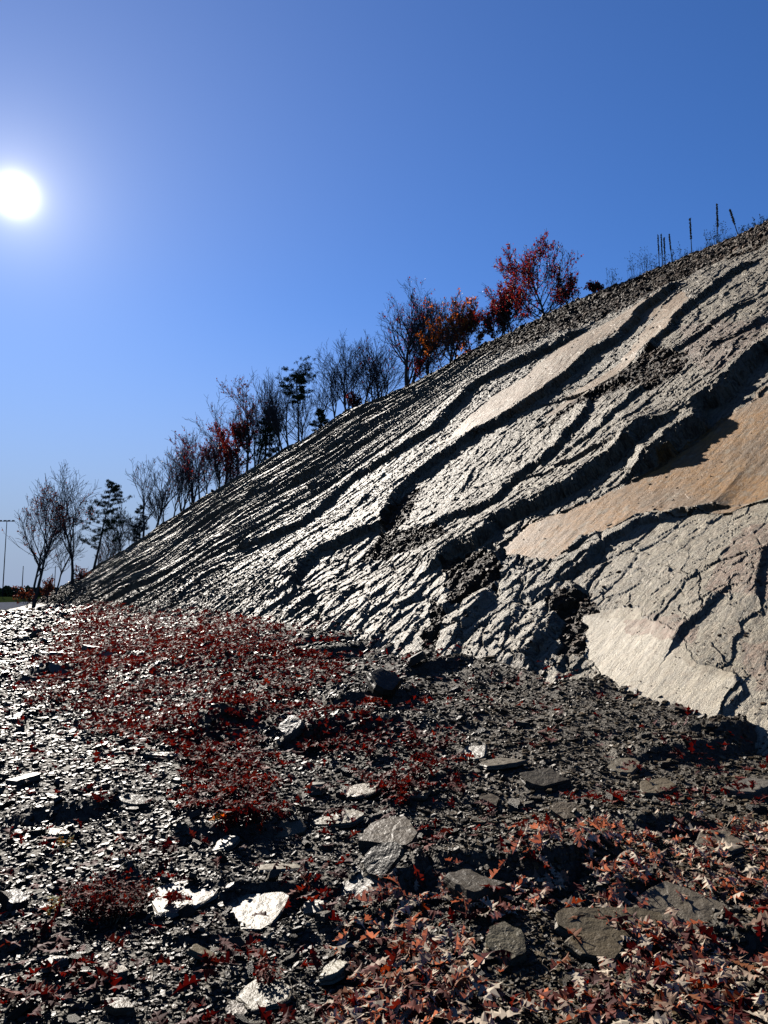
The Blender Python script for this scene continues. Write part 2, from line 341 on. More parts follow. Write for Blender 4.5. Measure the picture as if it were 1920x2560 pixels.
def stone_material(nm='loose_shale', spec=.06, rough=.46):
    m, nt = new_mat(nm); g = G(nt)
    co = g.n('ShaderNodeTexCoord').outputs['Object']
    tint = g.n('ShaderNodeAttribute', attribute_name='tint').outputs['Color']
    n1 = g.noise(co, 14, 5, .65); n2 = g.noise(g.mapping(co, (9, 9, 90)), 1.0, 4, .6)
    c = g.mix(g.ramp(n1, [(.35, .0), (.7, .55)]), tint, g.mix(.5, tint, (.05, .04, .03)))
    bs = g.n('ShaderNodeBsdfPrincipled', {'Base Color': c, 'Roughness': rough, 'Specular IOR Level': spec})
    h = g.math('ADD', g.math('MULTIPLY', n1, .018), g.math('MULTIPLY', n2, .006))
    bp = g.n('ShaderNodeBump', {'Height': h, 'Distance': 1.0, 'Strength': .8}); nt.links.new(bp.outputs[0], bs.inputs['Normal'])
    g.n('ShaderNodeOutputMaterial', {0: bs.outputs[0]})
    return m
def leaf_material(name='dead_leaf', trans=.32, rough=.72, attr='tint'):
    m, nt = new_mat(name); g = G(nt)
    co = g.n('ShaderNodeTexCoord').outputs['Object']
    tint = g.n('ShaderNodeAttribute', attribute_name=attr).outputs['Color']
    n = g.noise(co, 60, 3, .6)
    c = g.mix(g.ramp(n, [(.4, 0), (.7, .35)]), tint, g.mix(.5, tint, (.03, .015, .01)))
    bs = g.n('ShaderNodeBsdfPrincipled', {'Base Color': c, 'Roughness': rough, 'Specular IOR Level': .10})
    tr = g.n('ShaderNodeBsdfTranslucent', {0: g.mix(1.0, c, (1.15, .42, .26), 'MULTIPLY')})
    mx = g.n('ShaderNodeMixShader', {0: trans, 1: bs.outputs[0], 2: tr.outputs[0]})
    g.n('ShaderNodeOutputMaterial', {0: mx.outputs[0]})
    return m
def plain_material(name, col, rough=.8, nscale=8, var=.4, bump=0.0):
    m, nt = new_mat(name); g = G(nt)
    co = g.n('ShaderNodeTexCoord').outputs['Object']; n = g.noise(co, nscale, 5, .6)
    c = g.mix(g.ramp(n, [(.3, 0), (.7, 1)]), tuple(x * (1 - var) for x in col), tuple(min(1, x * (1 + var)) for x in col))
    bs = g.n('ShaderNodeBsdfDiffuse', {0: c, 1: rough})
    if bump:
        bp = g.n('ShaderNodeBump', {'Height': n, 'Distance': bump}); nt.links.new(bp.outputs[0], bs.inputs['Normal'])
    g.n('ShaderNodeOutputMaterial', {0: bs.outputs[0]})
    return m
M_ROCK = rock_material(); M_GROUND = ground_material(); M_STONE = stone_material(); M_LEAF = leaf_material(); M_DEBRIS = stone_material('crumbled_shale', .10, .7)
M_TREELEAF = leaf_material('tree_leaf', .5, .55); M_BARK = plain_material('bark', (.085, .07, .06), .9, 20, .4)
M_TWIG = plain_material('twig_bark', (.09, .07, .065), .9, 10, .3)
M_GRASS = plain_material('grass', (.045, .06, .015), .9, 3, .5); M_ROAD = plain_material('pale_road', (.30, .29, .26), .9, 1, .12)
M_DRY = plain_material('dry_stalk', (.16, .13, .08), .9, 30, .3); M_METAL = plain_material('dark_steel', (.02, .02, .022), .95, 5, .2)
M_NEEDLE = plain_material('pine_needle', (.035, .06, .025), .8, 3, .4)

# ------------------------------------------------------------------ ground height
def ground_z(x, y, fine=True):
    x = np.asarray(x, float); y = np.asarray(y, float)
    u, v = uv_of(x, y); bu, bz = Bc(v); a = bu - u
    flat = -1.62 - 0.9 * sstep(60, 150, np.hypot(x, y))
    up = np.maximum(a, 0)
    z = bz + (flat - bz) * (1 - np.exp(-(up / 3.6) ** 1.15)) + 0.30 * np.maximum(-a, 0)
    edge = np.exp(-(a / 1.7) ** 2)
    z = z + edge * (.17 * fbm(v / 1.6, a * 0, 300, 2) * sstep(4, 9, v) + .10 * np.exp(-((v - 9.6) / .7) ** 2) - .16 * np.exp(-((v - 8.3) / .6) ** 2) - .22 * np.exp(-((v - 13.2) / 1.6) ** 2) - .22 * np.exp(-((v - 18.5) / 1.5) ** 2))
    r = np.hypot(x, y)
    k = sstep(0.5, 5, r)
    z = z + .07 * fbm(x / 2.1, y / 2.1, 5, 3) * k + .10 * perlin(x / 7, y / 7, 9) * sstep(4, 12, r)
    # a bench of bedrock under the rubble right of the middle, and the hollow below it
    for (cx, cy, rx, ry, h, ang) in MOUNDS:
        dx = (x - cx) * math.cos(ang) + (y - cy) * math.sin(ang); dy = -(x - cx) * math.sin(ang) + (y - cy) * math.cos(ang)
        z = z + h * np.exp(-((dx / rx) ** 2 + (dy / ry) ** 2) ** 1.5)
    qx = x + .05 * fbm(x / .25, y / .25, 31, 3); qy = y + .05 * fbm(x / .25, y / .25, 35, 3)
    for (cx, cy, rx, ry, h, ang) in BENCH:
        dx = (qx - cx) * math.cos(ang) + (qy - cy) * math.sin(ang); dy = -(qx - cx) * math.sin(ang) + (qy - cy) * math.cos(ang)
        e = np.sqrt((dx / rx) ** 2 + (dy / ry) ** 2)
        z = z + h * (.55 * (1 - sstep(.90, 1.0, e)) + .45 * (1 - sstep(.72, .80, e))) * (1 - .35 * np.clip(dy / ry, -1, 1))
    if fine: z = z + .018 * fbm(x / .35, y / .35, 21, 3)
    return z + CAMZ
BENCH = [(.74, 4.5, .66, .40, .13, .08), (.02, 4.35, .26, .20, .10, -.1), (1.7, 5.2, .5, .28, .08, -.4), (-.35, 7.9, .55, .3, .10, .2), (.35, 6.3, .35, .2, .07, .4), (1.9, 3.55, .5, .22, .07, -.25), (-1.1, 5.6, .35, .2, .05, 0)]
_rb = np.random.default_rng(77)
for _i in range(34):
    _r = math.exp(_rb.uniform(math.log(3.4), math.log(22))); _a = math.radians(_rb.uniform(-27, 24)); _s = _r * _rb.uniform(.03, .075)
    BENCH.append((_r * math.sin(_a), _r * math.cos(_a), _s * _rb.uniform(1, 1.8), _s * .7, min(.13, .012 * _r * _rb.uniform(.6, 1.3)), _rb.uniform(-.1, .7)))
MOUNDS = [(-1.2, 8.6, 1.1, .5, .10, .2), (.6, 8.2, .8, .45, .12, .5), (-3.5, 13, 2.0, .8, .15, 0)]
def ray_dir(x, y):
    dx = x - 960; dy = 1280 - y
    return np.array([dx, FPX * CP - dy * SP, dy * CP + FPX * SP]) / FPX
def px_ground(x, y):
    d = ray_dir(x, y); t = np.geomspace(1.2, 300, 4000); P = d[None] * t[:, None]
    zz = ground_z(P[:, 0], P[:, 1]); k = np.argmax(P[:, 2] + CAMZ < zz)
    return P[k, 0], P[k, 1], float(zz[k])

# ------------------------------------------------------------------ rock slope
def seg_sd(w, v, pts):
    best = np.full(w.shape, 1e9); sgn = np.ones(w.shape); endd = np.zeros(w.shape)
    n = len(pts) - 1
    for i in range(n):
        a = pts[i]; b = pts[i + 1]; d = b - a; L2 = d @ d + 1e-9
        t = ((w - a[0]) * d[0] + (v - a[1]) * d[1]) / L2; tc_ = np.clip(t, 0, 1)
        dist = np.hypot(w - a[0] - tc_ * d[0], v - a[1] - tc_ * d[1])
        cr = -(d[0] * (v - a[1]) - d[1] * (w - a[0]))
        over = np.zeros(w.shape)
        if i == 0: over = np.maximum(-t, 0) * math.sqrt(L2)
        if i == n - 1: over = np.maximum(over, np.maximum(t - 1, 0) * math.sqrt(L2))
        c = dist < best
        best = np.where(c, dist, best); sgn = np.where(c, np.sign(cr), sgn); endd = np.where(c, over, endd)
    return best * sgn, endd
def in_poly(w, v, pts):
    res = np.zeros(w.shape, bool); n = len(pts)
    for i in range(n):
        a = pts[i]; b = pts[(i + 1) % n]
        if a[1] == b[1]: continue
        c = (a[1] > v) != (b[1] > v)
        res ^= c & (w < (b[0] - a[0]) * (v - a[1]) / (b[1] - a[1]) + a[0])
    return res
def rock_fields(w, v, t):
    """normal displacement and masks at rock coordinates"""
    m = {k: np.zeros(w.shape) for k in POLY}
    ww = w + .10 * fbm(w / .6, v / .6, 40, 3); vw = v + .14 * fbm(w / .6, v / .9, 44, 3)
    for k, polys in POLY.items():
        for p in polys:
            q = np.array(PXC(p)); lo = q.min(0) - .5; hi = q.max(0) + .5
            b = (w > lo[0]) & (w < hi[0]) & (v > lo[1]) & (v < hi[1])
            if b.any(): m[k][b] = np.maximum(m[k][b], in_poly(ww[b], vw[b], q))
    L_ = slope_len(v)
    toprag = fbm(v / 3.0, w / 3.0, 50, 3) * 1.2
    near = 1 - sstep(24, 55, v)
    top = sstep(0, 1.0, w - (L_ - 1.0 - 6.5 * near) - toprag - 1.2 * perlin(v / .8, w / .8, 3))   # loose debris under the crest
    m['debris'] = np.maximum(m['debris'], top)
    far = sstep(26, 48, v)
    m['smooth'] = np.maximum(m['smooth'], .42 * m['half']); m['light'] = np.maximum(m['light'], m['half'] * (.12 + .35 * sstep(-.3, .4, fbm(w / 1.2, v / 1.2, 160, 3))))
    smooth = m['smooth'] * (1 - m['debris'])
    rough = (1 - smooth) * (1 - .6 * m['debris'])
    calm = 1 - .84 * (1 - sstep(19, 35, v))
    d = np.zeros(w.shape)
    # broad undulation
    d += .35 * fbm(w / 9, v / 11, 60, 2) * np.clip(w / 3, 0, 1)
    # saw-tooth beds, running down the dip near and slanting far
    k = np.interp(v, [0, 8, 20, 30, 42, 200], [-.15, .05, .45, 1.1, 1.75, 1.75])
    ph = v + w * k + .6 * fbm(w / 5.5, v / 5.0, 70, 3)
    th_ = np.interp(v, [0, 8, 20, 30, 42, 200], [-1.65, -1.5, -1.3, -.95, -.55, -.5]); al = np.cos(th_) * v - np.sin(th_) * w
    ph2 = ph + .16 * fbm(al / 3.2, ph / .7, 76, 3) + .05 * fbm(w / .5, v / .5, 77, 2)
    def saw(p, lam, seed, sharp=.06):
        q = p / lam + seed; f = q - np.floor(q)
        return np.where(f < sharp, f / sharp, (1 - f) / (1 - sharp)), np.floor(q)
    def amp(seed, sw, sv, lo, hi): return sstep(lo, hi, fbm(al / (sw * 1.8), ph / (sv * .7), seed, 2))
    s, q = saw(ph, 3.3, .3); d += .24 * far * s * (.5 + amp(80, 6, 5, -.4, .4))
    s, q = saw(ph2, 1.25, .1, .05); d += (.16 * far + .05 * (1 - far)) * s * (.3 + 1.0 * amp(82, 3, 3, -.2, .5)) * rough * calm
    s, q = saw(ph2 + .09 * fbm(al / 1.2, ph / .3, 90, 2) + .03 * fbm(w / .2, v / .2, 91, 2), .50, .7, .08); d += (.065 * far + .045 * (1 - far)) * s * (.15 + amp(84, 1.4, 1.8, -.1, .5)) * rough * calm
    s, q = saw(ph2 + .07 * fbm(al / .6, ph / .15, 93, 2), .27, .2, .15); d += .018 * s * amp(86, .8, .9, -.2, .4) * rough * calm
    # lumpy, plated lower part
    low = (1 - sstep(2.5, 6.0, w)) * (1 - sstep(28, 40, v)) * sstep(8.0, 10.5, v)
    d1, d2, r = cell(w / 1.3 + .25 * fbm(w, v, 98, 2), v / .55 + .3 * fbm(w, v, 99, 2), 2)
    d += low * (.12 * (r - .5) + .015 * (1 - d1) - .10 * (1 - sstep(.0, .16, d2 - d1))) * (1 - smooth)
    d1, d2, r = cell(w / 1.7 + .35 * fbm(w, v, 102, 3), v / .8 + .35 * fbm(w, v, 103, 3), 7)
    d += rough * (1 - far) * (.07 * (r - .5) - .05 * (1 - sstep(.0, .05, d2 - d1)) * (r > .4))
    d1, d2, r = cell(w / .36 + .3 * fbm(w * 2, v * 2, 101, 2), v / .30, 5)
    d += rough * (.045 * (r - .5) - .025 * (1 - sstep(.0, .10, d2 - d1)) * amp(88, 1.5, 1.5, -.2, .3))
    # traced ledges
    jit = .10 * fbm(w / .5, v / .5, 110, 3) + .035 * fbm(w / .1, v / .1, 113, 2)
    _c1 = cell(w / .55, v / .45, 21)[2]; _c2 = cell(w / .2, v / .16, 23)[2]; jit = jit * .6 + .20 * (_c1 - .5) + .08 * (_c2 - .5)
    for h, bk, p in LEDGES:
        h = h * .62
        q = np.array(PXC(p)); lo = q.min(0) - bk * 2.5 - .5; hi = q.max(0) + bk * 2.5 + .5
        b = (w > lo[0]) & (w < hi[0]) & (v > lo[1]) & (v < hi[1])
        if not b.any(): continue
        wb, vb = w[b], v[b]; sd_, en = seg_sd(wb, vb, q)
        sd_ = sd_ + jit[b] * min(1, h / .25)
        e = np.exp(-en / (.15 + h * .8))
        stp = 0
        for j, off in enumerate((0.0, .10, .22)):     # laminated riser in three steps
            stp = stp + (.55, .25, .20)[j] * sstep(-.02, .02, sd_ - off * h * 1.6 - .05 * h * fbm(wb / .25, vb / .25, 120 + j, 2))
        d[b] += h * e * stp * np.exp(-np.maximum(sd_, 0) / bk)
        m['debris'][b] = np.maximum(m['debris'][b], .0)
    # debris is lumpy
    d += m['debris'] * (.07 * fbm(w / .3, v / .3, 130, 4) + .03 * (1 - cell(w / .16, v / .16, 9)[0]) - .05)
    d += rough * .020 * fbm(w / .22, v / .22, 134, 4) + smooth * .006 * fbm(w / .5, v / .2, 138, 4)
    d *= sstep(-.6, .25, w) * .85 + .15
    return d, m
_pxc = {}
def PXC(p):
    k = tuple(map(tuple, p))
    if k not in _pxc: _pxc[k] = px2wv(p)
    return _pxc[k]

def build_rock():
    vs = [-18.0]
    while vs[-1] < 166:
        v = vs[-1]
        dist = math.hypot(6.0, max(v, 0.0))
        vs.append(v + (.06 if v < 2.2 else RES * dist))
    vs = np.array(vs)
    tn = int(NW); tt = np.linspace(0, 1, tn) ** 1.25
    V, T = np.meshgrid(vs, tt, indexing='ij'); Ls = slope_len(V)
    lo = -.9; W = lo + (Ls - lo) * T
    P, t = base_pt(W, V); N = base_nrm(V)
    d, m = rock_fields(W, V, t)
    # round the brow and fade the relief there
    brow = sstep(-1.2, 0, W - Ls)
    d = d * (1 - .5 * brow) - .12 * brow
    P = P + N * d[..., None]
    # beyond the crest
    ex = np.array([.12, .3, .6, 1.0, 1.6, 2.4, 3.5, 5, 8, 14, 30, 60])
    bp, _ = base_pt(slope_len(vs), vs)
    top = P[:, -1, :][:, None, :] + ex[None, :, None] * np.array([RV[0], RV[1], 0])[None, None, :]
    X = vs[:, None] + 0 * ex[None]; E = ex[None] + 0 * vs[:, None]
    top[..., 2] += .22 * (1 - np.exp(-E / 1.0)) - .03 * E + .08 * fbm(X / 1.5, E / 1.5, 150, 3) * np.minimum(E, 1)
    P = np.concatenate([P, top], 1)
    z0 = np.zeros(E.shape); o1 = np.ones(E.shape)
    cat = lambda a, b: np.concatenate([a, b], 1)
    M = {k: cat(m[k], o1 if k == 'debris' else z0) for k in m}
    one = np.ones(M['tan'].shape)
    m1 = np.stack([M['tan'], M['orange'], M['red'], one], -1).reshape(-1, 4)
    m2 = np.stack([M['debris'], M['smooth'], M['light'], one], -1).reshape(-1, 4)
    W2 = cat(W, Ls[:, -1:] + E); V2 = cat(V, X)
    wv = np.stack([W2, V2, 0 * W2, one], -1).reshape(-1, 4)
    o = mesh_np('hill', P.reshape(-1, 3), grid_faces(P.shape[0], P.shape[1]), M_ROCK, smooth=False, attrs={'m1': m1, 'm2': m2, 'wv': wv})
    tag(o, kind='structure')
    return o, vs, P, W2, V2, M
RES, NW = .0024, 1050
hill, HV, HP, HW, HV2, HM = build_rock()
print('hill verts', HP.shape)

# ------------------------------------------------------------------ scree sheet and far ground
def build_scree():
    r = np.geomspace(.7, 190, 900); az = np.radians(np.linspace(-78, 78, 900))
    R_, A_ = np.meshgrid(r, az, indexing='ij'); x = R_ * np.sin(A_); y = R_ * np.cos(A_)
    z = ground_z(x, y); u, v = uv_of(x, y); bu, bz = Bc(v)
    z = z - .6 * sstep(.8, 3.5, u - bu) * (u - bu)     # dives under the rock
    P = np.stack([x, y, z], -1).reshape(-1, 3)
    o = mesh_np('scree', P, grid_faces(len(r), len(az)), M_GROUND, smooth=True); tag(o, kind='structure')
build_scree()
n = 96; rr = np.array([0, 30, 150, 400, 1200, 3500, 8000.]); th = np.linspace(0, 2 * np.pi, n, endpoint=False)
P = np.stack([np.outer(rr, np.cos(th)), np.outer(rr, np.sin(th)), np.full((len(rr), n), CAMZ - 2.85)], -1)
i = np.arange(len(rr) - 1)[:, None] * n; j = np.arange(n)[None]; F = np.stack([i + j, i + n + j, i + n + (j + 1) % n, i + (j + 1) % n], -1).reshape(-1, 4)
tag(mesh_np('ground', P.reshape(-1, 3), F, M_GRASS), kind='structure')
# ------------------------------------------------------------------ loose stones
def ground_nrm(x, y, e=.12):
    zx = (ground_z(x + e, y, False) - ground_z(x - e, y, False)) / (2 * e); zy = (ground_z(x, y + e, False) - ground_z(x, y - e, False)) / (2 * e)
    n = np.stack([-zx, -zy, np.ones_like(zx)], -1); return n / np.linalg.norm(n, axis=-1, keepdims=True)
def frames(nrm, yaw, tilt, tdir):
    """rotation matrices: local z = nrm tilted by tilt towards tdir, spun by yaw"""
    n = nrm + np.tan(tilt)[:, None] * np.stack([np.cos(tdir), np.sin(tdir), 0 * tdir], -1)
    n /= np.linalg.norm(n, axis=1, keepdims=True)
    a = np.stack([np.cos(yaw), np.sin(yaw), 0 * yaw], -1); a -= n * (a * n).sum(1, keepdims=True); a /= np.linalg.norm(a, axis=1, keepdims=True)
    b = np.cross(n, a); return np.stack([a, b, n], -1)      # columns
def stone_proto(seed, k=7, slab=True):
    """flat angular chip: outline of k corners, chamfered top, unit half width"""
    r = np.random.default_rng(seed)
    an = np.sort((np.arange(k) + r.uniform(-.38, .38, k)) / k * 2 * np.pi); ra = r.uniform(.62, 1.08, k)
    o = np.stack([np.cos(an) * ra * 1.15, np.sin(an) * ra * .8], -1)
    tz = 1 + r.uniform(-.35, .35, 2)
    zt = lambda p: 1.0 + .35 * (p[:, 0] * (tz[0] - 1) + p[:, 1] * (tz[1] - 1)) * 2
    i1 = o * r.uniform(.80, .93, (k, 1))
    V = np.concatenate([np.c_[o * r.uniform(.9, 1.0, (k, 1)), np.full(k, -1.0)], np.c_[o, zt(o) * .45 - .1 + r.uniform(-.12, .12, k)], np.c_[i1, zt(i1)], [[0, 0, 1.02 + r.uniform(-.1, .12)]]])
    j = np.arange(k); jn = (j + 1) % k
    Q = np.concatenate([np.stack([j, jn, k + jn, k + j], -1), np.stack([k + j, k + jn, 2 * k + jn, 2 * k + j], -1)])
    T = np.stack([2 * k + j, 2 * k + jn, np.full(k, 3 * k)], -1)
    return V, Q, T
def bulk(protos, which, pos, R, scl, tint):
    """one vertex / face soup from many copies of prototypes"""
    VV, QQ, TT, CC = [], [], [], []; off = 0
    for p, (V, Q, T) in enumerate(protos):
        ix = np.nonzero(which == p)[0]
        if not len(ix): continue
        v = V[None] * scl[ix][:, None, :]; v = np.einsum('nij,nkj->nki', R[ix], v) + pos[ix][:, None, :]
        nV = len(V); base = off + np.arange(len(ix))[:, None, None] * nV
        if len(Q): QQ.append((Q[None] + base).reshape(-1, 4))
        if len(T): TT.append((T[None] + base).reshape(-1, 3))
        VV.append(v.reshape(-1, 3)); CC.append(np.repeat(tint[ix], nV, 0)); off += nV * len(ix)
    C = np.concatenate(CC); C = np.c_[C, np.ones(len(C))]
    F = [np.concatenate(q) for q in (QQ, TT) if q]
    return np.concatenate(VV), F, C
PROTO = [stone_proto(s, k) for s, k in zip(range(14), (5, 6, 7, 6, 8, 5, 7, 9, 6, 7, 5, 8, 6, 7))]
STONE_TINTS = np.array([(.15, .14, .12), (.19, .18, .155), (.11, .10, .09), (.17, .145, .105), (.24, .23, .21), (.09, .09, .09), (.14, .11, .08)]) * [.245, .225, .195]
def px_mask(P, polys, soft=40, seed=0):
    q = proj(P); nx = soft * fbm(P[:, 0] / (.02 * 30), P[:, 1] / .6, 200 + seed, 2); ny = soft * .6 * fbm(P[:, 0] / .6, P[:, 1] / .6, 210 + seed, 2)
    m = np.zeros(len(P), bool)
    for p in polys: m |= in_poly(q[:, 0] + nx, q[:, 1] + ny, np.array(p, float))
    return m
RED_ZONE = [[(150,1600),(250,1560),(420,1570),(620,1535),(660,1580),(850,1650),(870,1710),(740,1740),(720,1800),(640,1900),(700,1990),(560,2060),(480,2010),(430,1900),(250,1840),(60,1760),(140,1650)],
            [(700,1800),(880,1800),(1150,1850),(1110,1930),(860,1910),(760,1880)], [(200,1530),(290,1520),(300,1560),(220,1590)], [(860,1960),(1080,1960),(1200,1990),(900,2000)],
            [(470,1990),(640,1980),(640,2070),(500,2080)]]
PALE_ZONE = [[(870,2300),(960,2200),(1080,2170),(1230,2130),(1420,2080),(1620,2040),(2100,2040),(2100,3400),(800,3400),(850,2500)]]
GAP_ZONE = [[(1180,2330),(1500,2300),(1560,2420),(1300,2520),(1180,2460)], [(1580,2250),(1850,2270),(1860,2330),(1600,2330)], [(860,2230),(960,2180),(900,2280)]]
def zone_where(P):
    red = px_mask(P, RED_ZONE, 85, 0); pale = px_mask(P, PALE_ZONE, 50, 3); gap = px_mask(P, GAP_ZONE, 20, 5)
    return red, pale, gap
ANCH = []; _cnt = {}
ORD = ['nearest', 'second nearest', 'third nearest', 'fourth nearest', 'fifth nearest', 'sixth nearest', 'seventh nearest', 'eighth nearest', 'ninth nearest', 'tenth nearest'] + [w + ' nearest' for w in 'eleventh twelfth thirteenth fourteenth fifteenth sixteenth seventeenth eighteenth nineteenth twentieth'.split()] + ['twenty-' + w + ' nearest' for w in 'first second third fourth fifth sixth seventh eighth ninth'.split()] + ['thirty-' + w + ' nearest' for w in 'first second third fourth fifth sixth seventh eighth ninth'.split()]
def near_labels(P, heads):
    """a label for each point: its look plus its rank beside the nearest landmark slab"""
    q = proj(P); A = np.array([a[:2] for a in ANCH], float); d = q[:, None] - A[None]; D = np.hypot(d[..., 0], d[..., 1]); n = D.argmin(1); out = [None] * len(P); bins = {}
    for i in range(len(P)):
        dx, dy = d[i, n[i]]; side = ('right of' if dx > 0 else 'left of') if abs(dx) > abs(dy) * 1.2 else ('below' if dy > 0 else 'above')
        bins.setdefault((heads[i], side, int(n[i])), []).append((D[i, n[i]], i))
    for (h, side, a), L in bins.items():
        for k, (_, i) in enumerate(sorted(L)): out[i] = '%s, %s of its kind %s the %s' % (h, ORD[min(k, len(ORD) - 1)] if len(L) > 1 else 'only one', side, ANCH[a][2])
    return out
NST = 190000
r_ = np.exp(rng.uniform(math.log(1.9), math.log(105), NST)); az_ = np.radians(rng.uniform(-36, 40, NST))
x_ = r_ * np.sin(az_); y_ = r_ * np.cos(az_); u_, v_ = uv_of(x_, y_); bu_, _ = Bc(v_)
ok = (u_ - bu_) < .5; x_, y_, r_, u_, v_, bu_ = x_[ok], y_[ok], r_[ok], u_[ok], v_[ok], bu_[ok]
n_ = len(x_); P_ = np.stack([x_, y_, ground_z(x_, y_)], -1)
size = r_ ** .8 * .0037 * np.exp(rng.normal(0, .42, n_))          # half width
nearrock = sstep(3.2, .5, bu_ - u_) if False else 1 - sstep(.5, 3.2, bu_ - u_)
size *= 1 - .15 * nearrock
big = rng.random(n_) < .010; size[big] *= rng.uniform(1.8, 3.2, big.sum())
thick = size * rng.uniform(.13, .42, n_)
scl = np.stack([size, size * rng.uniform(.6, 1.0, n_), thick], -1)
tilt = np.abs(rng.normal(0, .42, n_)); tdir = rng.uniform(0, 2 * np.pi, n_)
Rm = frames(ground_nrm(x_, y_), rng.normal(AZ, 1.1, n_), tilt, tdir)
pos = P_ + np.array([0, 0, 1]) * (thick * .3 + size * .55 * rng.random(n_) ** 2)[:, None]
tint = STONE_TINTS[rng.choice(7, n_, p=[.27, .22, .14, .14, .12, .06, .05])] * rng.uniform(.75, 1.2, n_)[:, None]
tint[rng.random(n_) < .40] *= .5; bz = sstep(900, 1300, proj(P_)[:, 0])[:, None]; tint = tint * (1 - bz + bz * np.array([1.25, 1.1, .85]))
which = rng.integers(0, len(PROTO), n_)
app = size / r_; infr = proj(P_); vis = (infr[:, 0] > -20) & (infr[:, 0] < 1940) & (infr[:, 1] < 2600)
order = np.argsort(-np.where(vis, app, 0)); indiv = np.zeros(n_, bool); indiv[order[:240]] = True
V, F, C = bulk(PROTO, which[~indiv], pos[~indiv], Rm[~indiv], scl[~indiv], tint[~indiv])
tag(mesh_np('shale_rubble', V, F, M_STONE, attrs={'tint': C}), 'loose grey shale chips covering the ground below the rock face', 'rubble', kind='stuff')
pm = []
for k, (Vp, Q, T) in enumerate(PROTO):
    for j in range(3):
        me = mesh_np('tmp', Vp, [Q, T], M_STONE, attrs={'tint': np.tile(np.r_[STONE_TINTS[(k + j * 2) % 7], 1], (len(Vp), 1))}); pm.append(me.data); bpy.data.objects.remove(me)
from mathutils import Matrix
def place(name, me, p, R3, s3):
    o = bpy.data.objects.new(name, me); COL.objects.link(o)
    M4 = Matrix([[*(R3[i] * s3), p[i]] for i in range(3)] + [[0, 0, 0, 1]]); o.matrix_world = M4; return o
ANCH += [(468,2243,'broad pale slab'), (640,2297,'pointed pale slab'), (133,2423,'left rounded pale stone'), (282,2440,'right pointed pale stone'), (143,2094,'bright white stone'), (783,2285,'tan tilted slab'), (1266,2380,'olive grey block'), (1700,2298,'large dark slab'), (1180,2262,'dark boulder'), (1230,2020,'block on the bench'), (790,1985,'rounded grey stone'), (30,2268,'dark blue grey stone'), (665,2500,'olive bottom slab'), (1880,1990,'grey edge block'), (1540,2340,'long layered slab'), (545,2066,'orange leaf'), (905,2240,'broken pale slab')]
_ii = np.nonzero(indiv)[0]; _tone = {i: ('dark' if STONE_TINTS[(which[i] + int(_j) * 2) % 7].mean() < .04 else 'pale' if STONE_TINTS[(which[i] + int(_j) * 2) % 7].mean() > .06 else 'grey', int(_j)) for i, _j in zip(_ii, rng.integers(0, 3, len(_ii)))}
_lab = near_labels(pos[_ii], [_tone[i][0] + (' flat' if scl[i][2] < scl[i][0] * .25 else ' thick') + ' shale chip' for i in _ii])
for _k, i in enumerate(_ii):
    o = place('shale_chip', pm[which[i] * 3 + _tone[i][1]], pos[i], Rm[i], scl[i])
    tag(o, _lab[_k], 'stone', 'larger shale chips in the rubble')
# rubble fallen onto the rock: in the gullies and under the brow
def rock_scatter(N, fn, smin, smax, name, label):
    a = np.exp(rng.uniform(math.log(3.0), math.log(150), N * 6)); iv = np.searchsorted(HV, a).clip(1, len(HV) - 2); iw = rng.integers(2, HP.shape[1] - 6, N * 6)
    k = fn(iv, iw); iv, iw = iv[k][:N], iw[k][:N]
    p = HP[iv, iw]; du = HP[iv, iw + 1] - HP[iv, iw - 1]; dv = HP[iv + 1, iw] - HP[iv - 1, iw]; nn = np.cross(dv, du); nn /= np.linalg.norm(nn, axis=1, keepdims=True); nn *= np.sign(nn[:, 2:3])
    nn = nn * .4 + base_nrm(HV[iv]) * .6
    dist = np.linalg.norm(p - [0, 0, CAMZ], axis=1); s = dist ** .8 * rng.uniform(smin, smax, len(p)) * np.exp(rng.normal(0, .35, len(p)))
    th = s * rng.uniform(.2, .5, len(p)); R3 = frames(nn, rng.uniform(0, 6.28, len(p)), np.abs(rng.normal(0, .35, len(p))), rng.uniform(0, 6.28, len(p)))
    return p + nn * (th * .4)[:, None], R3, np.stack([s, s * rng.uniform(.5, 1, len(p)), th], -1), len(p)
deb = HM['debris']; smo = HM['smooth']
p1, R1, s1_, n1_ = rock_scatter(26000, lambda a, b: deb[a, b] > rng.uniform(.15, .9, len(a)), .0022, .0045, '', '')
LS = slope_len(HV)
p2, R2, s2_, n2_ = rock_scatter(30000, lambda a, b: (HW[a, b] < .9 + 2.0 * rng.random(len(a)) ** 2 + 2.5 * sstep(18, 40, HV[a]) * rng.random(len(a))) & (smo[a, b] < .5) & (rng.random(len(a)) < .12 + .88 * sstep(18, 40, HV[a])), .0016, .0034, '', '')
p3, R3_, s3_, n3_ = rock_scatter(14000, lambda a, b: rng.random(len(a)) < .03 + .12 * (np.sin(HW[a, b] * 1.3 + HV[a] * 2.1) > .7), .0012, .0026, '', '')
p2 = np.concatenate([p2, p3]); R2 = np.concatenate([R2, R3_]); s2_ = np.concatenate([s2_, s3_]); n2_ += n3_
which = rng.integers(0, 14, n1_ + n2_); tt_ = STONE_TINTS[rng.choice([0, 2, 3, 6, 6], n1_ + n2_)] * [1.6, 1.05, .62] * rng.uniform(.35, 1.0, n1_ + n2_)[:, None]
V, F, C = bulk(PROTO, which, np.concatenate([p1, p2]), np.concatenate([R1, R2]), np.concatenate([s1_, s2_]), tt_)
tag(mesh_np('slope_debris', V, F, M_DEBRIS, attrs={'tint': C}), 'dark crumbled shale lying in the gullies and under the crest', 'rubble', kind='stuff')

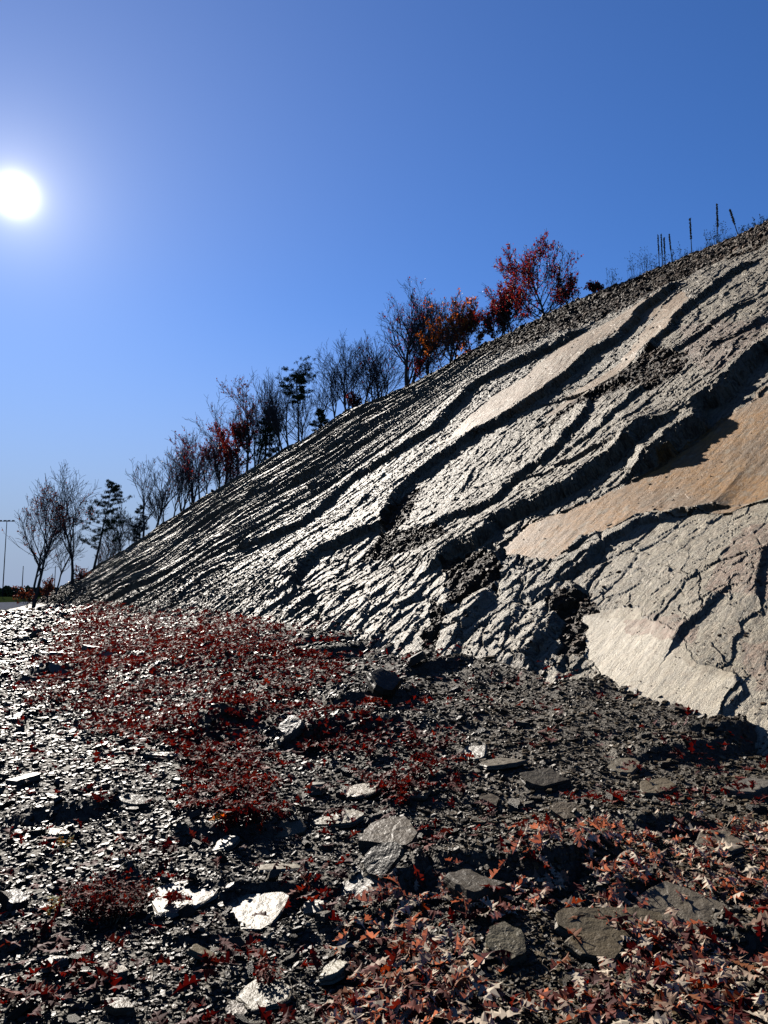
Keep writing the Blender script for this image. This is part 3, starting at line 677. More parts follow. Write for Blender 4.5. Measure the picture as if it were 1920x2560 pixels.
# single slabs seen in the photograph, with one black boulder added for a hollow: (px, py of centre, width px, depth ratio, thickness ratio, yaw deg, tilt deg, tilt direction deg, tint, label)
SLABS = [
 (468,2243,190,.55,.05,10,5,90,(.30,.29,.27),'broad pale flat slab beside the red tufted plant, left of the pointed slab'),
 (640,2297,158,.75,.07,25,14,200,(.31,.30,.27),'pointed pale slab with dark shadowed side, raised at its right end'),
 (563,2356,64,.4,.10,20,6,200,(.26,.25,.23),'small thin pale slab lying just below the pointed slab'),
 (133,2423,62,.8,.30,0,8,90,(.27,.26,.25),'rounded pale stone in the lower left rubble, left one of a pair'),
 (282,2440,62,.7,.30,10,10,60,(.27,.26,.24),'pointed pale stone in the lower left rubble, right one of a pair'),
 (143,2094,52,.8,.25,0,5,0,(.34,.33,.31),'bright white flat stone standing out in the left rubble'),
 (783,2285,52,1.4,.15,80,28,250,(.30,.26,.21),'tan tilted slab standing on edge among red leaves'),
 (1266,2380,84,.9,.45,10,14,260,(.20,.19,.14),'square olive grey block bedded in pale fallen leaves'),
 (1700,2298,260,.45,.07,-12,14,250,(.15,.14,.12),'large dark smooth slab among leaves at lower right'),
 (1540,2340,240,.30,.13,-14,10,270,(.14,.125,.09),'long layered dark slab sloping down to the right'),
 (1490,2392,130,.35,.20,-12,8,270,(.15,.13,.09),'short layered slab tucked in front of the long layered slab'),
 (1180,2262,130,.7,.55,10,6,0,(.085,.08,.07),'dark rounded boulder half buried in leaves'),
 (1185,1895,70,.6,.18,35,20,210,(.20,.19,.17),'thin slab propped at a steep angle below the scree'),
 (1255,1917,105,.45,.12,10,6,100,(.19,.18,.155),'flat slab next to the propped slab below the scree'),
 (1230,2020,52,.8,.45,20,8,0,(.17,.155,.13),'small square block sitting on the rock bench'),
 (1418,2045,90,.35,.2,-35,18,300,(.18,.15,.11),'brown slab leaning on the right end of the rock bench'),
 (960,1725,90,.7,.40,0,14,60,(.04,.04,.03),'black angular boulder added for a dark shaded hollow in the middle of the scree'),  # added boulder; its near-black tint paints the shade of a hollow
 (225,1648,55,.8,.75,0,14,40,(.05,.045,.04),'dark boulder standing in the leaves at left'),
 (262,1650,45,.6,.15,30,18,240,(.30,.29,.28),'white slab leaning against the dark boulder at left'),
 (378,1797,66,.3,.12,5,6,200,(.20,.20,.16),'thin greenish flake lying in the red leaves'),
 (730,1838,90,.5,.35,-5,8,260,(.18,.18,.17),'grey boulder at the right edge of the red leaves'),
 (590,2535,46,1.0,.2,0,10,250,(.30,.28,.26),'pale rounded stone at the bottom edge'),
 (665,2500,120,.5,.10,15,10,200,(.21,.20,.16),'flat olive slab near the bottom edge'),
 (830,2445,80,.8,.30,20,14,150,(.26,.26,.21),'flaking pale layered stone above the bottom edge'),
 (905,2240,120,.6,.12,20,10,220,(.32,.31,.29),'pale broken slab at the left end of the leaf drift'),
 (790,1985,52,.9,.6,0,8,120,(.22,.215,.20),'rounded grey stone in the centre of the scree'),
 (30,2268,60,1.0,.4,10,10,0,(.10,.10,.11),'dark blue grey stone at the left edge'),
 (297,2530,70,.35,.3,-5,4,0,(.14,.12,.09),'long dark bar shaped stone near the bottom left'),
 (410,1895,100,.3,.10,5,4,90,(.22,.21,.19),'low flat slab at the lower edge of the red leaves'),
 (140,1690,50,.5,.2,0,8,90,(.28,.28,.27),'white topped stone in the left scree'),
 (980,2120,150,.5,.30,-5,8,250,(.17,.15,.12),'cracked slab at the left end of the rock bench'),
 (1560,1930,80,.6,.2,-20,12,200,(.19,.18,.15),'brownish slab in the scree below the right rock plate'),
 (1880,1990,90,.8,.3,60,14,230,(.20,.20,.20),'grey block at the right edge above the leaves'),
 (1050,1990,90,.5,.12,12,12,210,(.22,.20,.15),'olive flake leaning on the left end of the rock bench'),
 (905,1985,110,.45,.10,-8,9,190,(.23,.21,.17),'long thin slab between the grey boulder and the rock bench'),
 (560,2120,80,.5,.15,25,12,180,(.26,.25,.22),'pale wedge of shale below the orange leaf'),
 (690,2180,120,.5,.10,10,6,120,(.30,.29,.26),'broken pale plate above the pointed slab'),
 (955,2170,110,.5,.14,-15,16,240,(.12,.115,.10),'dark tilted slab left of the leaf drift'),
 (505,2400,70,.5,.2,40,20,30,(.20,.18,.13),'brown splinter of shale near the bottom'),
 (1360,1960,100,.4,.2,-10,10,260,(.10,.095,.08),'dark slab in the hollow right of the rock bench'),
 (330,2010,90,.35,.15,5,6,180,(.24,.24,.22),'stacked flake in the left rubble'),
 (60,1960,80,.4,.2,0,8,200,(.16,.16,.15),'grey flake at the left edge of the rubble'),
 (1640,1980,90,.5,.15,-20,10,220,(.18,.16,.12),'brown flake in the scree at right'),
 (1800,2120,120,.5,.10,-12,8,240,(.18,.17,.15),'flat slab emerging from the leaves at the right'),
 (720,2090,110,.4,.14,0,8,200,(.22,.20,.16),'flat tan slab in the middle of the rubble'),
 (850,2060,120,.4,.12,10,9,180,(.24,.23,.19),'stacked thin slab left of the rock bench'),
]
def slab_mesh(seed, k, s3, tint):
    """bigger slab: irregular outline in four layers with ragged laminated sides"""
    r = np.random.default_rng(seed); k = k * 3
    an = (np.arange(k) + r.uniform(-.3, .3, k)) / k * 2 * np.pi; c = 4 + seed % 3
    ca = np.sort((np.arange(c) + r.uniform(-.35, .35, c)) / c * 2 * np.pi); cr = r.uniform(.8, 1.2, c)
    ce = np.r_[ca[-1] - 2 * np.pi, ca, ca[0] + 2 * np.pi]; re_ = np.r_[cr[-1], cr, cr[0]]; sg = np.searchsorted(ce, an).clip(1, len(ce) - 1)
    pa = np.stack([np.cos(ce), np.sin(ce)], -1) * re_[:, None]; A_, B_ = pa[sg - 1], pa[sg]; dn = np.stack([np.cos(an), np.sin(an)], -1); E_ = B_ - A_
    ra = np.abs((A_[:, 0] * E_[:, 1] - A_[:, 1] * E_[:, 0]) / (dn[:, 0] * E_[:, 1] - dn[:, 1] * E_[:, 0] + 1e-9)).clip(.45, 1.25) * (1 + r.normal(0, .03, k))
    o = np.stack([np.cos(an) * ra, np.sin(an) * ra], -1) * s3[:2]; rings = []
    nl = 5
    for i in range(nl):
        z = -1 + 2 * i / (nl - 1); q = o * (1 + r.normal(0, .018, (k, 1)) + r.uniform(-.05, .03))
        if i == nl - 1: q = q * .96
        rings.append(np.c_[q, np.full(k, z * s3[2]) + r.normal(0, .04, k) * s3[2]])
    for f in (.7, .38): rings.append(np.c_[o * f, np.full(k, s3[2] * 1.03) + r.normal(0, .006, k) * s3[0]])
    V = np.concatenate(rings + [np.array([[0, 0, s3[2] * 1.05]])]); j = np.arange(k); jn = (j + 1) % k
    Q = np.concatenate([np.stack([i * k + j, i * k + jn, (i + 1) * k + jn, (i + 1) * k + j], -1) for i in range(len(rings) - 1)])
    T = np.stack([(len(rings) - 1) * k + j, (len(rings) - 1) * k + jn, np.full(k, len(V) - 1)], -1)
    return V, [Q, T], np.tile(np.r_[tint, 1], (len(V), 1))
def make_slab(name, p, nrm, width, ratio, thick, yaw, tilt, tdir, tint, label, seed, cat='slab'):
    s3 = np.array([width / 2, width / 2 * ratio * 2.0, width / 2 * thick * (.75 if thick < .3 else .72)])
    s3[1] = min(s3[1], width * .62)
    R3 = frames(np.array([nrm]), np.radians([yaw]), np.radians([tilt]), np.radians([tdir]))[0]
    V, F, C = slab_mesh(seed, 5 + seed % 4, s3, np.array(tint) * [.33, .30, .255])
    o = mesh_np(name, V, F, M_STONE, attrs={'tint': C}); lift = s3[2] * .8 + .006 + math.tan(math.radians(tilt)) * width * .18
    o.matrix_world = Matrix([[*R3[i], (p + np.array([0, 0, lift]))[i]] for i in range(3)] + [[0, 0, 0, 1]])
    return tag(o, label, cat)
for i, (px, py, w, ra, th, yaw, ti, td, tn, lab) in enumerate(SLABS):
    p = np.array(px_ground(px, py)); dist = np.linalg.norm(p - [0, 0, CAMZ]); nr = ground_nrm(p[:1], p[1:2])[0]
    nm_ = 'boulder' if 'boulder' in lab else 'stone' if 'stone' in lab or 'block' in lab else 'rock_slab'
    make_slab(nm_, p, nr, w * dist / FPX, ra, th, yaw, ti, td, tn, lab, 40 + i, {'boulder': 'boulder', 'stone': 'stone', 'rock_slab': 'slab'}[nm_])
# ------------------------------------------------------------------ fallen leaves
def leaf_proto(seed, detail=2):
    """lobed oak leaf, stalk end at -y, curled; unit half length"""
    r = np.random.default_rng(seed); n = 3 if detail else 2
    L = []                           # right hand outline (x, y) from stalk to tip, lobes and sinuses
    for i in range(n):
        y0 = -.72 + 1.35 * i / n; wl = (.42, .68, .50)[i % 3] * r.uniform(.8, 1.2)
        L += [(.10 + .04 * i, y0), (wl, y0 + .22 + .1 * r.random())]
        if detail > 1: L += [(wl * .80, y0 + .42)]
    L += [(.14, .66), (.05, 1.0)]
    Rr = np.array([(0.02, -1.15)] + L); Ll = Rr * [-1, 1] * [r.uniform(.8, 1.15), 1]; k = len(Rr)
    mid = np.stack([np.zeros(k), Rr[:, 1] * .97], -1)
    V2 = np.concatenate([Rr, mid, Ll]); cx = r.uniform(.2, 1.1) * r.choice([-1, 1], p=[.25, .75]); cy = r.uniform(-.6, .7)
    x, y = V2[:, 0], V2[:, 1]; z = cx * np.abs(x) ** 1.4 * .9 + cy * y * y * .55 + .30 * r.uniform(-1, 1) * x * y + .10 * r.normal(0, 1, len(x)) * (np.abs(x) > .2)
    z = z * .9; V = np.c_[x * (1 - .25 * abs(cx)), y, z - z.min() * .6]
    j = np.arange(k - 1)
    Q = np.concatenate([np.stack([k + j, j, j + 1, k + j + 1], -1), np.stack([2 * k + j, k + j, k + j + 1, 2 * k + j + 1], -1)])
    return V, Q, np.zeros((0, 3), int)
LP = [leaf_proto(s + 300, 2) for s in range(12)] + [leaf_proto(s + 400, 0) for s in range(8)]
LT_RED = np.array([(.16, .022, .014), (.22, .035, .018), (.12, .020, .014), (.30, .085, .022), (.10, .035, .025), (.20, .10, .06)]) * [.29, .15, .18]
LT_PALE = np.array([(.40, .31, .24), (.32, .22, .165), (.50, .40, .31), (.22, .13, .09), (.12, .02, .012), (.16, .05, .015)]) * [.68, .72, .70]  # pale leaf colours; the cream rows also carry painted highlights
def leaves(N, r0, r1, a0, a1):
    r = np.exp(rng.uniform(math.log(r0), math.log(r1), N)); a = np.radians(rng.uniform(a0, a1, N))
    x = r * np.sin(a); y = r * np.cos(a); return np.stack([x, y, ground_z(x, y)], -1), r
Pc, rc = leaves(200000, 1.9, 60, -36, 42)
red, pale, gap = zone_where(Pc); uc, vc = uv_of(Pc[:, 0], Pc[:, 1]); hit = (uc - Bc(vc)[0]) < 0
dens = rng.random(len(Pc))
patch = fbm(Pc[:, 0] / .5, Pc[:, 1] / .5, 220, 3)
keep = hit & (((red) & (dens < .22 + .62 * sstep(-.30, .40, patch) + .12 * sstep(10, 25, rc))) | (pale & ~gap & (dens < .125 + .13 * patch)) | (dens < .008 + .06 * sstep(.1, .5, patch)))
Pc, rc, pale_k, red_k = Pc[keep], rc[keep], pale[keep], red[keep]
n_ = len(Pc); isnear = rc < 7; whichl = np.where(isnear, rng.integers(0, 12, n_), rng.integers(12, 20, n_))
hl = np.where(isnear, rng.uniform(.030, .062, n_), rng.uniform(.040, .066, n_) * np.maximum(1, (rc / 9) ** .6))
Rl = frames(ground_nrm(Pc[:, 0], Pc[:, 1]), rng.uniform(0, 6.28, n_), np.abs(rng.normal(0, .45, n_)), rng.uniform(0, 6.28, n_))
posl = Pc + np.array([0, 0, 1.]) * (hl * rng.uniform(.15, .8, n_) + np.where(pale_k, .05 * rng.random(n_), .009 * rc))[:, None]
tl = np.where((pale_k & (rng.random(n_) < .86))[:, None], LT_PALE[rng.choice(6, n_, p=[.32, .25, .21, .14, .06, .02])], LT_RED[rng.choice(6, n_, p=[.32, .26, .16, .08, .1, .08])]) * rng.uniform(.75, 1.2, n_)[:, None]
sc3 = np.stack([hl, hl, hl], -1)
infr = proj(Pc); vis = (infr[:, 0] > 0) & (infr[:, 0] < 1920) & (infr[:, 1] < 2560)
order = np.argsort(-np.where(vis, hl / rc, 0)); ind = np.zeros(n_, bool); ind[order[:290]] = True
V, F, C = bulk(LP, whichl[~ind], posl[~ind], Rl[~ind], sc3[~ind], tl[~ind])
tag(mesh_np('leaf_litter', V, F, M_LEAF, attrs={'tint': C}), 'red and tan fallen leaves drifted over the rubble', 'leaf litter', kind='stuff')
lm = {}; _ii = np.nonzero(ind)[0]; _ch = {}
for i in _ii: _ch[i] = (1 if (pale_k[i] and rng.random() < .8) else 0, int(rng.integers(6)))
_lab = near_labels(posl[_ii], [('pale tan' if _ch[i][0] and _ch[i][1] < 4 else 'red' ) + ' curled fallen leaf' for i in _ii]); _lab = dict(zip(_ii, _lab))
for i in np.nonzero(ind)[0]:
    pal = LT_PALE if _ch[i][0] else LT_RED; ti = _ch[i][1]; key = (int(whichl[i]), 0 if pal is LT_RED else 1, ti)
    if key not in lm:
        Vp, Q, T = LP[key[0]]; o = mesh_np('tmp', Vp, [Q], M_LEAF, attrs={'tint': np.tile(np.r_[pal[ti], 1], (len(Vp), 1))}); lm[key] = o.data; bpy.data.objects.remove(o)
    o = place('fallen_leaf', lm[key], posl[i], Rl[i], sc3[i])
    tag(o, _lab[i], 'leaf', 'fallen oak leaves near the camera')
for px, py, w, tn, lab in [(545,2066,36,(.62,.26,.03),'bright orange oak leaf lying flat in the middle of the left rubble'), (610,1985,0,0,0)]:
    if not w: continue
    p = np.array(px_ground(px, py)); d_ = np.linalg.norm(p - [0, 0, CAMZ]); Vp, Q, T = leaf_proto(777, 2)
    o = mesh_np('orange_leaf', Vp, [Q], M_LEAF, attrs={'tint': np.tile(np.r_[tn, 1], (len(Vp), 1))}); h = w * d_ / FPX / 1.7
    R3 = frames(np.array([[0, -.35, 1.]]), np.array([1.9]), np.array([.2]), np.array([-1.57]))[0]
    o.matrix_world = Matrix([[*(R3[i] * h), (p + np.array([0, 0, .05]))[i]] for i in range(3)] + [[0, 0, 0, 1]]); tag(o, lab, 'leaf')

# little red seedling tufts and a few straws
def tuft(px, py, w, h, n, label, name='red_seedling', tints=LT_RED, green=False):
    p = np.array(px_ground(px, py)); d_ = np.linalg.norm(p - [0, 0, CAMZ]); W = w * d_ / FPX / 2; H = h * d_ / FPX
    root = empty(name, tuple(p)); tag(root, label, 'plant')
    r = np.random.default_rng(px); S = []; LPn = []
    for i in range(n):
        a = r.uniform(0, 6.28); q = r.random() ** .5 * W; b = np.array([q * math.cos(a) * .6, q * math.sin(a) * .5, 0]); t = np.array([q * math.cos(a) * 1.1, q * math.sin(a) * .8, H * r.uniform(.5, 1)])
        S.append((b, t, .0016, .0008)); 
        for f in np.linspace(.35, 1, 5): LPn.append(b + (t - b) * f)
    V, F = tubes(S, 3); mesh_np('stems', V, F, M_DRY, root)
    LPn = np.array(LPn); m_ = len(LPn)
    V, F, C = bulk(LP[12:], r.integers(0, 8, m_), LPn, frames(np.tile([[0, 0, 1.]], (m_, 1)), r.uniform(0, 6.28, m_), np.abs(r.normal(0, .6, m_)), r.uniform(0, 6.28, m_)), np.tile((r.uniform(.012, .024, m_) * (H / .12) ** .5)[:, None], (1, 3)), tints[r.integers(0, len(tints), m_)])
    mesh_np('foliage', V, F, M_LEAF, root, attrs={'tint': C})
def tubes(S, k=3, wig=0.0):
    """S: list of (p0, p1, r0, r1) -> tapered tubes"""
    A = np.array([s[0] for s in S], float); B = np.array([s[1] for s in S], float); r0 = np.array([s[2] for s in S]); r1 = np.array([s[3] for s in S])
    d = B - A; L = np.linalg.norm(d, axis=1, keepdims=True) + 1e-9; d = d / L
    up = np.where(np.abs(d[:, 2:3]) > .9, [[1., 0, 0]], [[0, 0, 1.]]); a = np.cross(d, up); a /= np.linalg.norm(a, axis=1, keepdims=True); b = np.cross(d, a)
    th = np.arange(k) / k * 2 * np.pi; ring = a[:, None] * np.cos(th)[None, :, None] + b[:, None] * np.sin(th)[None, :, None]
    V = np.concatenate([A[:, None] + ring * r0[:, None, None], B[:, None] + ring * r1[:, None, None]], 1).reshape(-1, 3)
    j = np.arange(k); jn = (j + 1) % k; q = np.stack([j, jn, k + jn, k + j], -1); F = (q[None] + np.arange(len(S))[:, None, None] * 2 * k).reshape(-1, 4)
    return V, F
tuft(270, 2290, 190, 66, 170, 'dense dark red tufted plant left of the broad pale slab')
tuft(665, 2470, 0 + 60, 60, 14, 'small orange red seedling near the bottom edge', tints=LT_RED[[1, 3]])
tuft(905, 1790, 60, 26, 8, 'tiny red seedling right of the grey boulder')
tuft(120, 1745, 110, 30, 26, 'low red seedling patch at the left edge of the leaves')
tuft(150, 2125, 50, 30, 8, 'small green and yellow weed in the left rubble', 'weed', np.array([(.12, .14, .02), (.2, .18, .04)]))
tuft(135, 2290, 40, 40, 8, 'small green weed right of the dark blue grey stone', 'weed', np.array([(.12, .14, .02), (.2, .18, .04)]))
for px0, py0, px1, py1, lab in [(365, 2545, 378, 2440, 'pale dry straw standing upright near the bottom left'), (742, 2520, 748, 2455, 'thin dry straw between the bottom slabs'), (630, 2230, 650, 2262, 'short dry twig resting on the pointed slab')]:
    p = np.array(px_ground(px0, py0)); d_ = np.linalg.norm(p - [0, 0, CAMZ]); s = d_ / FPX
    V, F = tubes([((0, 0, 0), ((px1 - px0) * s, .02, (py0 - py1) * s), .0022, .0012)], 5); o = mesh_np('straw', V, F, M_DRY); o.location = p; tag(o, lab, 'straw')
# ------------------------------------------------------------------ trees
def crest_v(px):
    v = np.geomspace(4, 165, 3000); P, _ = base_pt(slope_len(v), v); q = proj(P)[:, 0]
    return float(v[np.argmin(np.abs(q - px))])
def hill_pt(v, e):
    """world point e metres behind the crest at strike coordinate v"""
    P, _ = base_pt(slope_len(np.array([v])), np.array([v])); p = P[0] + e * np.array([RV[0], RV[1], 0]); p[2] += .22 * (1 - math.exp(-e)) - .03 * e - .1
    return p
TWD = .012
def behind_v(px, e):
    v = np.geomspace(4, 165, 2000); P, _ = base_pt(slope_len(v), v); P = P + e * np.array([RV[0], RV[1], 0]); return float(v[np.argmin(np.abs(proj(P)[:, 0] - px))])
def grow(rnd, H, spread, lean, levels, nb, trunk_r, first=.25, up=.55, wob=.10, forks=1, twist=.5):
    """bare branching skeleton; returns (thick segments, twig segments, twig tips)"""
    thick, twig, tips = [], [], []
    def limb(p, d, L, r, lev):
        n = 7 if lev == 0 else 5 if lev == 1 else 3 if lev == 2 else 2
        pts = [p]; dd = d.copy(); rr = [r]
        for i in range(n):
            dd = dd + rnd.normal(0, wob * (1 + .5 * lev), 3) + np.array([0, 0, (.04 if lev == 0 else .10 + .05 * up)])
            dd /= np.linalg.norm(dd); pts.append(pts[-1] + dd * L / n); rr.append(max(r * (1 - .86 * (i + 1) / n) ** (.9), TW))
        tgt = thick if lev < 2 else twig
        for i in range(n): tgt.append((pts[i], pts[i + 1], rr[i], rr[i + 1]))
        if lev >= levels: tips.append(pts[-1]); tips.append(pts[-2]); return
        m = nb[lev]
        for j in range(m):
            f = (first if lev == 0 else .18) + (1 - (first if lev == 0 else .18)) * ((j + rnd.random()) / m) ** .9
            f = min(f, .98); k = min(int(f * n), n - 1); q = pts[k] + (pts[k + 1] - pts[k]) * (f * n - k)
            a = rnd.uniform(0, 6.28) if lev == 0 else (j % 2) * 3.14 + rnd.normal(0, .8)
            ax = pts[k + 1] - pts[k]; ax = ax / np.linalg.norm(ax); s = np.cross(ax, [.3, .1, 1.] if abs(ax[2]) < .9 else [1, 0, 0.]); s /= np.linalg.norm(s); s2 = np.cross(ax, s)
            side = s * math.cos(a) + s2 * math.sin(a); o_ = rnd.uniform(.32, .68) * (spread if lev == 0 else 1)
            nd = ax * math.cos(o_) + side * math.sin(o_)
            Ln = L * (rnd.uniform(.55, .80) * (1.15 - .55 * f) if lev == 0 else rnd.uniform(.38, .62) * (1.1 - .4 * f))
            limb(q, nd, Ln, max(rr[k] * .55, TW), lev + 1)
    TW = max(.009, TWD)
    for f in range(forks):
        d = np.array([lean[0], lean[1], 1.]) + (rnd.normal(0, .14, 3) * (forks > 1)); d /= np.linalg.norm(d)
        limb(np.zeros(3), d, H * (1 - .12 * f), trunk_r * (1 - .2 * f), 0)
    return thick, twig, tips
QUAD = [(np.array([(-.5, -1, 0), (.5, -.8, .15), (.55, .8, -.1), (-.45, 1, .2)]) * [1, .8, 1], np.array([[0, 1, 2, 3]]), np.zeros((0, 3), int))]
def tree(px, top, label, kind='bare', H=None, e=2.0, seed=0, tints=None, nleaf=0, leafsize=.09, forks=1, lean=(0, 0), spread=1.0, zone=(0, 1), levels=3, nb=(12, 6, 4), group=None, v=None, pos=None, name='bare_tree', cat='tree', tr=None, first=.34, lr=.35):
    p = hill_pt(behind_v(px, e) if v is None else v, e) if pos is None else np.array(pos, float)
    d = ray_dir(px, top); dist = math.hypot(p[0], p[1]); zt = CAMZ + dist * d[2] / math.hypot(d[0], d[1]); H = max((zt - p[2]) * 1.10, 1.0)
    rnd = np.random.default_rng(seed + 1000)
    globals()['TWD'] = dist * .00017; spread = spread * 1.15
    thick, twig, tips = grow(rnd, H * .95, spread, lean, levels, nb, tr or H * .013 + .02, first, forks=forks)
    zmax = max(max(s[1][2] for s in thick), max(s[1][2] for s in twig)); k = H / zmax
    sc_ = lambda S: [(a * k, b * k, r0, r1) for a, b, r0, r1 in S]
    root = empty(name, tuple(p)); tag(root, label, cat, group)
    V, F = tubes(sc_(thick), 5); mesh_np('trunk', V, F, M_BARK, root)
    V, F = tubes(sc_(twig), 3)
    Fa = [F]; fm = np.zeros(len(F), int); C = np.tile([.1, .08, .07, 1.], (len(V), 1))
    if nleaf:
        A0 = np.array([q[0] for q in twig]) * k; B0 = np.array([q[1] for q in twig]) * k; ii = rnd.integers(0, len(A0), nleaf * 4); T = A0[ii] + (B0[ii] - A0[ii]) * rnd.random((nleaf * 4, 1)); hz = T[:, 2] / H
        cl = fbm(T[:, 0] / (H * .12), T[:, 2] / (H * .10) + T[:, 1] / (H * .2), seed, 2); T = T[(hz >= zone[0]) & (hz <= zone[1]) & (cl > -.25)]
        if len(T):
            ix = rnd.integers(0, len(T), nleaf); L = T[ix] + rnd.normal(0, lr * .22, (nleaf, 3))
            s = leafsize * rnd.uniform(.6, 1.3, nleaf)
            V2, F2, C2 = bulk(QUAD, np.zeros(nleaf, int), L, frames(rnd.normal(0, 1, (nleaf, 3)) + [0, 0, .3], rnd.uniform(0, 6.28, nleaf), np.zeros(nleaf), np.zeros(nleaf)), np.tile(s[:, None], (1, 3)), tints[rnd.integers(0, len(tints), nleaf)] * rnd.uniform(.6, 1.3, nleaf)[:, None])
            o = mesh_np('foliage', V2, F2, M_TREELEAF, root, attrs={'tint': C2})
    mesh_np('crown', V, F, M_TWIG, root)
    return root
def pine(px, top, label, v=None, e=2.0, seed=0, lean=(0, 0), clear=.5, width=.2, flat=False, pos=None, topx=None, nw=9, name='pine_tree'):
    p = hill_pt(behind_v(px, e) if v is None else v, e) if pos is None else np.array(pos, float)
    d = ray_dir(px, top); dist = math.hypot(p[0], p[1]); H = max(CAMZ + dist * d[2] / math.hypot(d[0], d[1]) - p[2], 1.0)
    r = np.random.default_rng(seed + 2000); root = empty(name, tuple(p)); tag(root, label, 'pine tree')
    n = 10; tp = [np.zeros(3)]
    for i in range(n): tp.append(np.array([lean[0] * H * (i + 1) / n + r.normal(0, .04), lean[1] * H * (i + 1) / n, H * (i + 1) / n * .98]))
    S = [(tp[i], tp[i + 1], (.012 * H + .03) * (1 - i / n * .85), (.012 * H + .03) * (1 - (i + 1) / n * .85)) for i in range(n)]
    T2 = []; N_ = []
    for i in range(int(nw * 5)):
        f = clear + (1 - clear) * ((i + r.random()) / (nw * 5)); k = min(int(f * n), n - 1); q = tp[k] + (tp[k + 1] - tp[k]) * (f * n - k); g = (f - clear) / (1 - clear)
        Lb = width * H * ((1.1 - g) ** .7 if not flat else (.35 + 1.2 * g) * (1.15 - .5 * g)) * r.uniform(.45, 1.15); a = r.uniform(0, 6.28); dr = np.array([math.cos(a), math.sin(a), r.uniform(-.05, .35)])
        m = q + dr * Lb * .55; t = m + dr * Lb * .45 + [0, 0, .10 * Lb]
        T2 += [(q, m, .03, .02), (m, t, .02, .01)]
        for h in range(7):
            c = q + (t - q) * r.uniform(.35, 1.05) + r.normal(0, .07 * Lb + .05, 3) * [1, 1, .5]; N_.append(c)
    V, F = tubes(S, 6); mesh_np('trunk', V, F, M_BARK, root)
    V, F = tubes(T2, 3); mesh_np('branches', V, F, M_TWIG, root)
    N_ = np.array(N_); K = 16; c = np.repeat(N_, K, 0) + r.normal(0, .12 * (H / 10) ** .5, (len(N_) * K, 3)) * [1, 1, .45]; m_ = len(c)
    V, F, C = bulk([(np.array([(-.12, -1, 0), (.12, -1, 0), (.08, 1, .1), (-.08, 1, .1)]), np.array([[0, 1, 2, 3]]), np.zeros((0, 3), int))], np.zeros(m_, int), c, frames(r.normal(0, 1, (m_, 3)), r.uniform(0, 6.28, m_), np.zeros(m_), np.zeros(m_)), np.tile((r.uniform(.10, .2, m_) * (H / 10) ** .4)[:, None], (1, 3)) * [1.3, 1, 1], np.ones((m_, 3)))
    mesh_np('needles', V, F, M_NEEDLE, root)
TRED = np.array([(.20, .020, .022), (.28, .035, .03), (.14, .018, .018), (.24, .06, .03)]) * [.44, .60, .80]
TORG = np.array([(.30, .13, .025), (.24, .10, .03), (.36, .18, .04), (.18, .07, .02)]) * [.95, 1.3, 1.0]
TBRN = np.array([(.12, .06, .03), (.09, .05, .03), (.16, .09, .04)]) * .5
def gpos(px, dist):
    d = ray_dir(px, 1480); a = d[:2] / np.linalg.norm(d[:2]); return (a[0] * dist, a[1] * dist, float(ground_z(a[0] * dist, a[1] * dist)) - .1)
tree(95, 1222, 'spreading tree with sparse hanging brown leaves, leftmost in the row', seed=1, tints=TBRN, nleaf=900, leafsize=.14, forks=2, spread=1.15, pos=gpos(85, 118), nb=(14, 8, 5), name='sycamore_tree', lr=.5)
tree(187, 1188, 'tall fan shaped bare tree left of the leaning pine', seed=2, spread=.9, pos=gpos(180, 128), first=.4, nb=(14, 7, 4))
pine(222, 1203, 'leaning pine with flat topped crown at left', seed=3, pos=gpos(222, 126), lean=(.17, 0), clear=.40, width=.30, nw=13)
tree(300, 1262, 'low crooked bare tree right of the leaning pine', seed=4, e=3, spread=1.2, forks=2, nb=(10, 7, 4))
tree(150, 1330, 'small bare tree between the leftmost trees', seed=41, pos=gpos(140, 125), nb=(10, 6, 4)); tree(250, 1350, 'small bushy bare tree at the foot of the leaning pine', seed=42, pos=gpos(240, 130), forks=2, tints=TBRN, nleaf=200, nb=(9, 6, 4))
tree(357, 1150, 'slender twin stemmed bare tree, left of the two', seed=5, e=2, spread=.55, nb=(12, 6, 4), tints=TBRN, nleaf=90); tree(383, 1138, 'slender tall bare tree, right of the twin stemmed one', seed=6, e=2.5, spread=.6, nb=(12, 6, 4), tints=TBRN, nleaf=90, lean=(.04, 0))
pine(347, 1262, 'small dark pine behind the slender bare trees', seed=7, e=4, clear=.15, width=.26, nw=7)
for i, (px, tp, lab, nl, tn) in enumerate([(432, 1170, 'bare tree at the left end of the middle clump', 60, TBRN), (462, 1112, 'tall bare tree left of the dark red tree', 260, TBRN), (500, 1092, 'upright tree with a few rusty leaves in the middle clump', 500, TRED * .7), (545, 1070, 'dusky red leaved tree left of the dark red tree', 900, TRED * .7)]):
    tree(px, tp, lab, seed=20 + i, e=2 + i % 2 * 2, tints=tn, nleaf=nl, leafsize=.12, nb=(12, 6, 4), forks=1 + i % 2, lr=.4)
tree(592, 1030, 'dark red leaved tree standing in the middle clump', seed=30, e=2, tints=TRED * .8, nleaf=3400, leafsize=.13, zone=(.1, .78), nb=(14, 7, 4), lr=.55, name='red_oak')
tree(612, 965, 'tall sparsely leaved tree rising above the dark red tree', seed=31, e=3, tints=TBRN, nleaf=700, leafsize=.11, nb=(14, 7, 4))
tree(655, 938, 'tall pale bare tree between red tree and pines', seed=32, e=3, nb=(14, 7, 4), spread=.8)
pine(672, 1018, 'dark bushy pine left of the tall thin pine', seed=33, e=3.5, clear=.2, width=.27, nw=12)
tree(712, 960, 'thin leaning bare tree left of the tall thin pine', seed=34, e=3, nb=(12, 7, 4), lean=(-.12, 0), spread=.7)
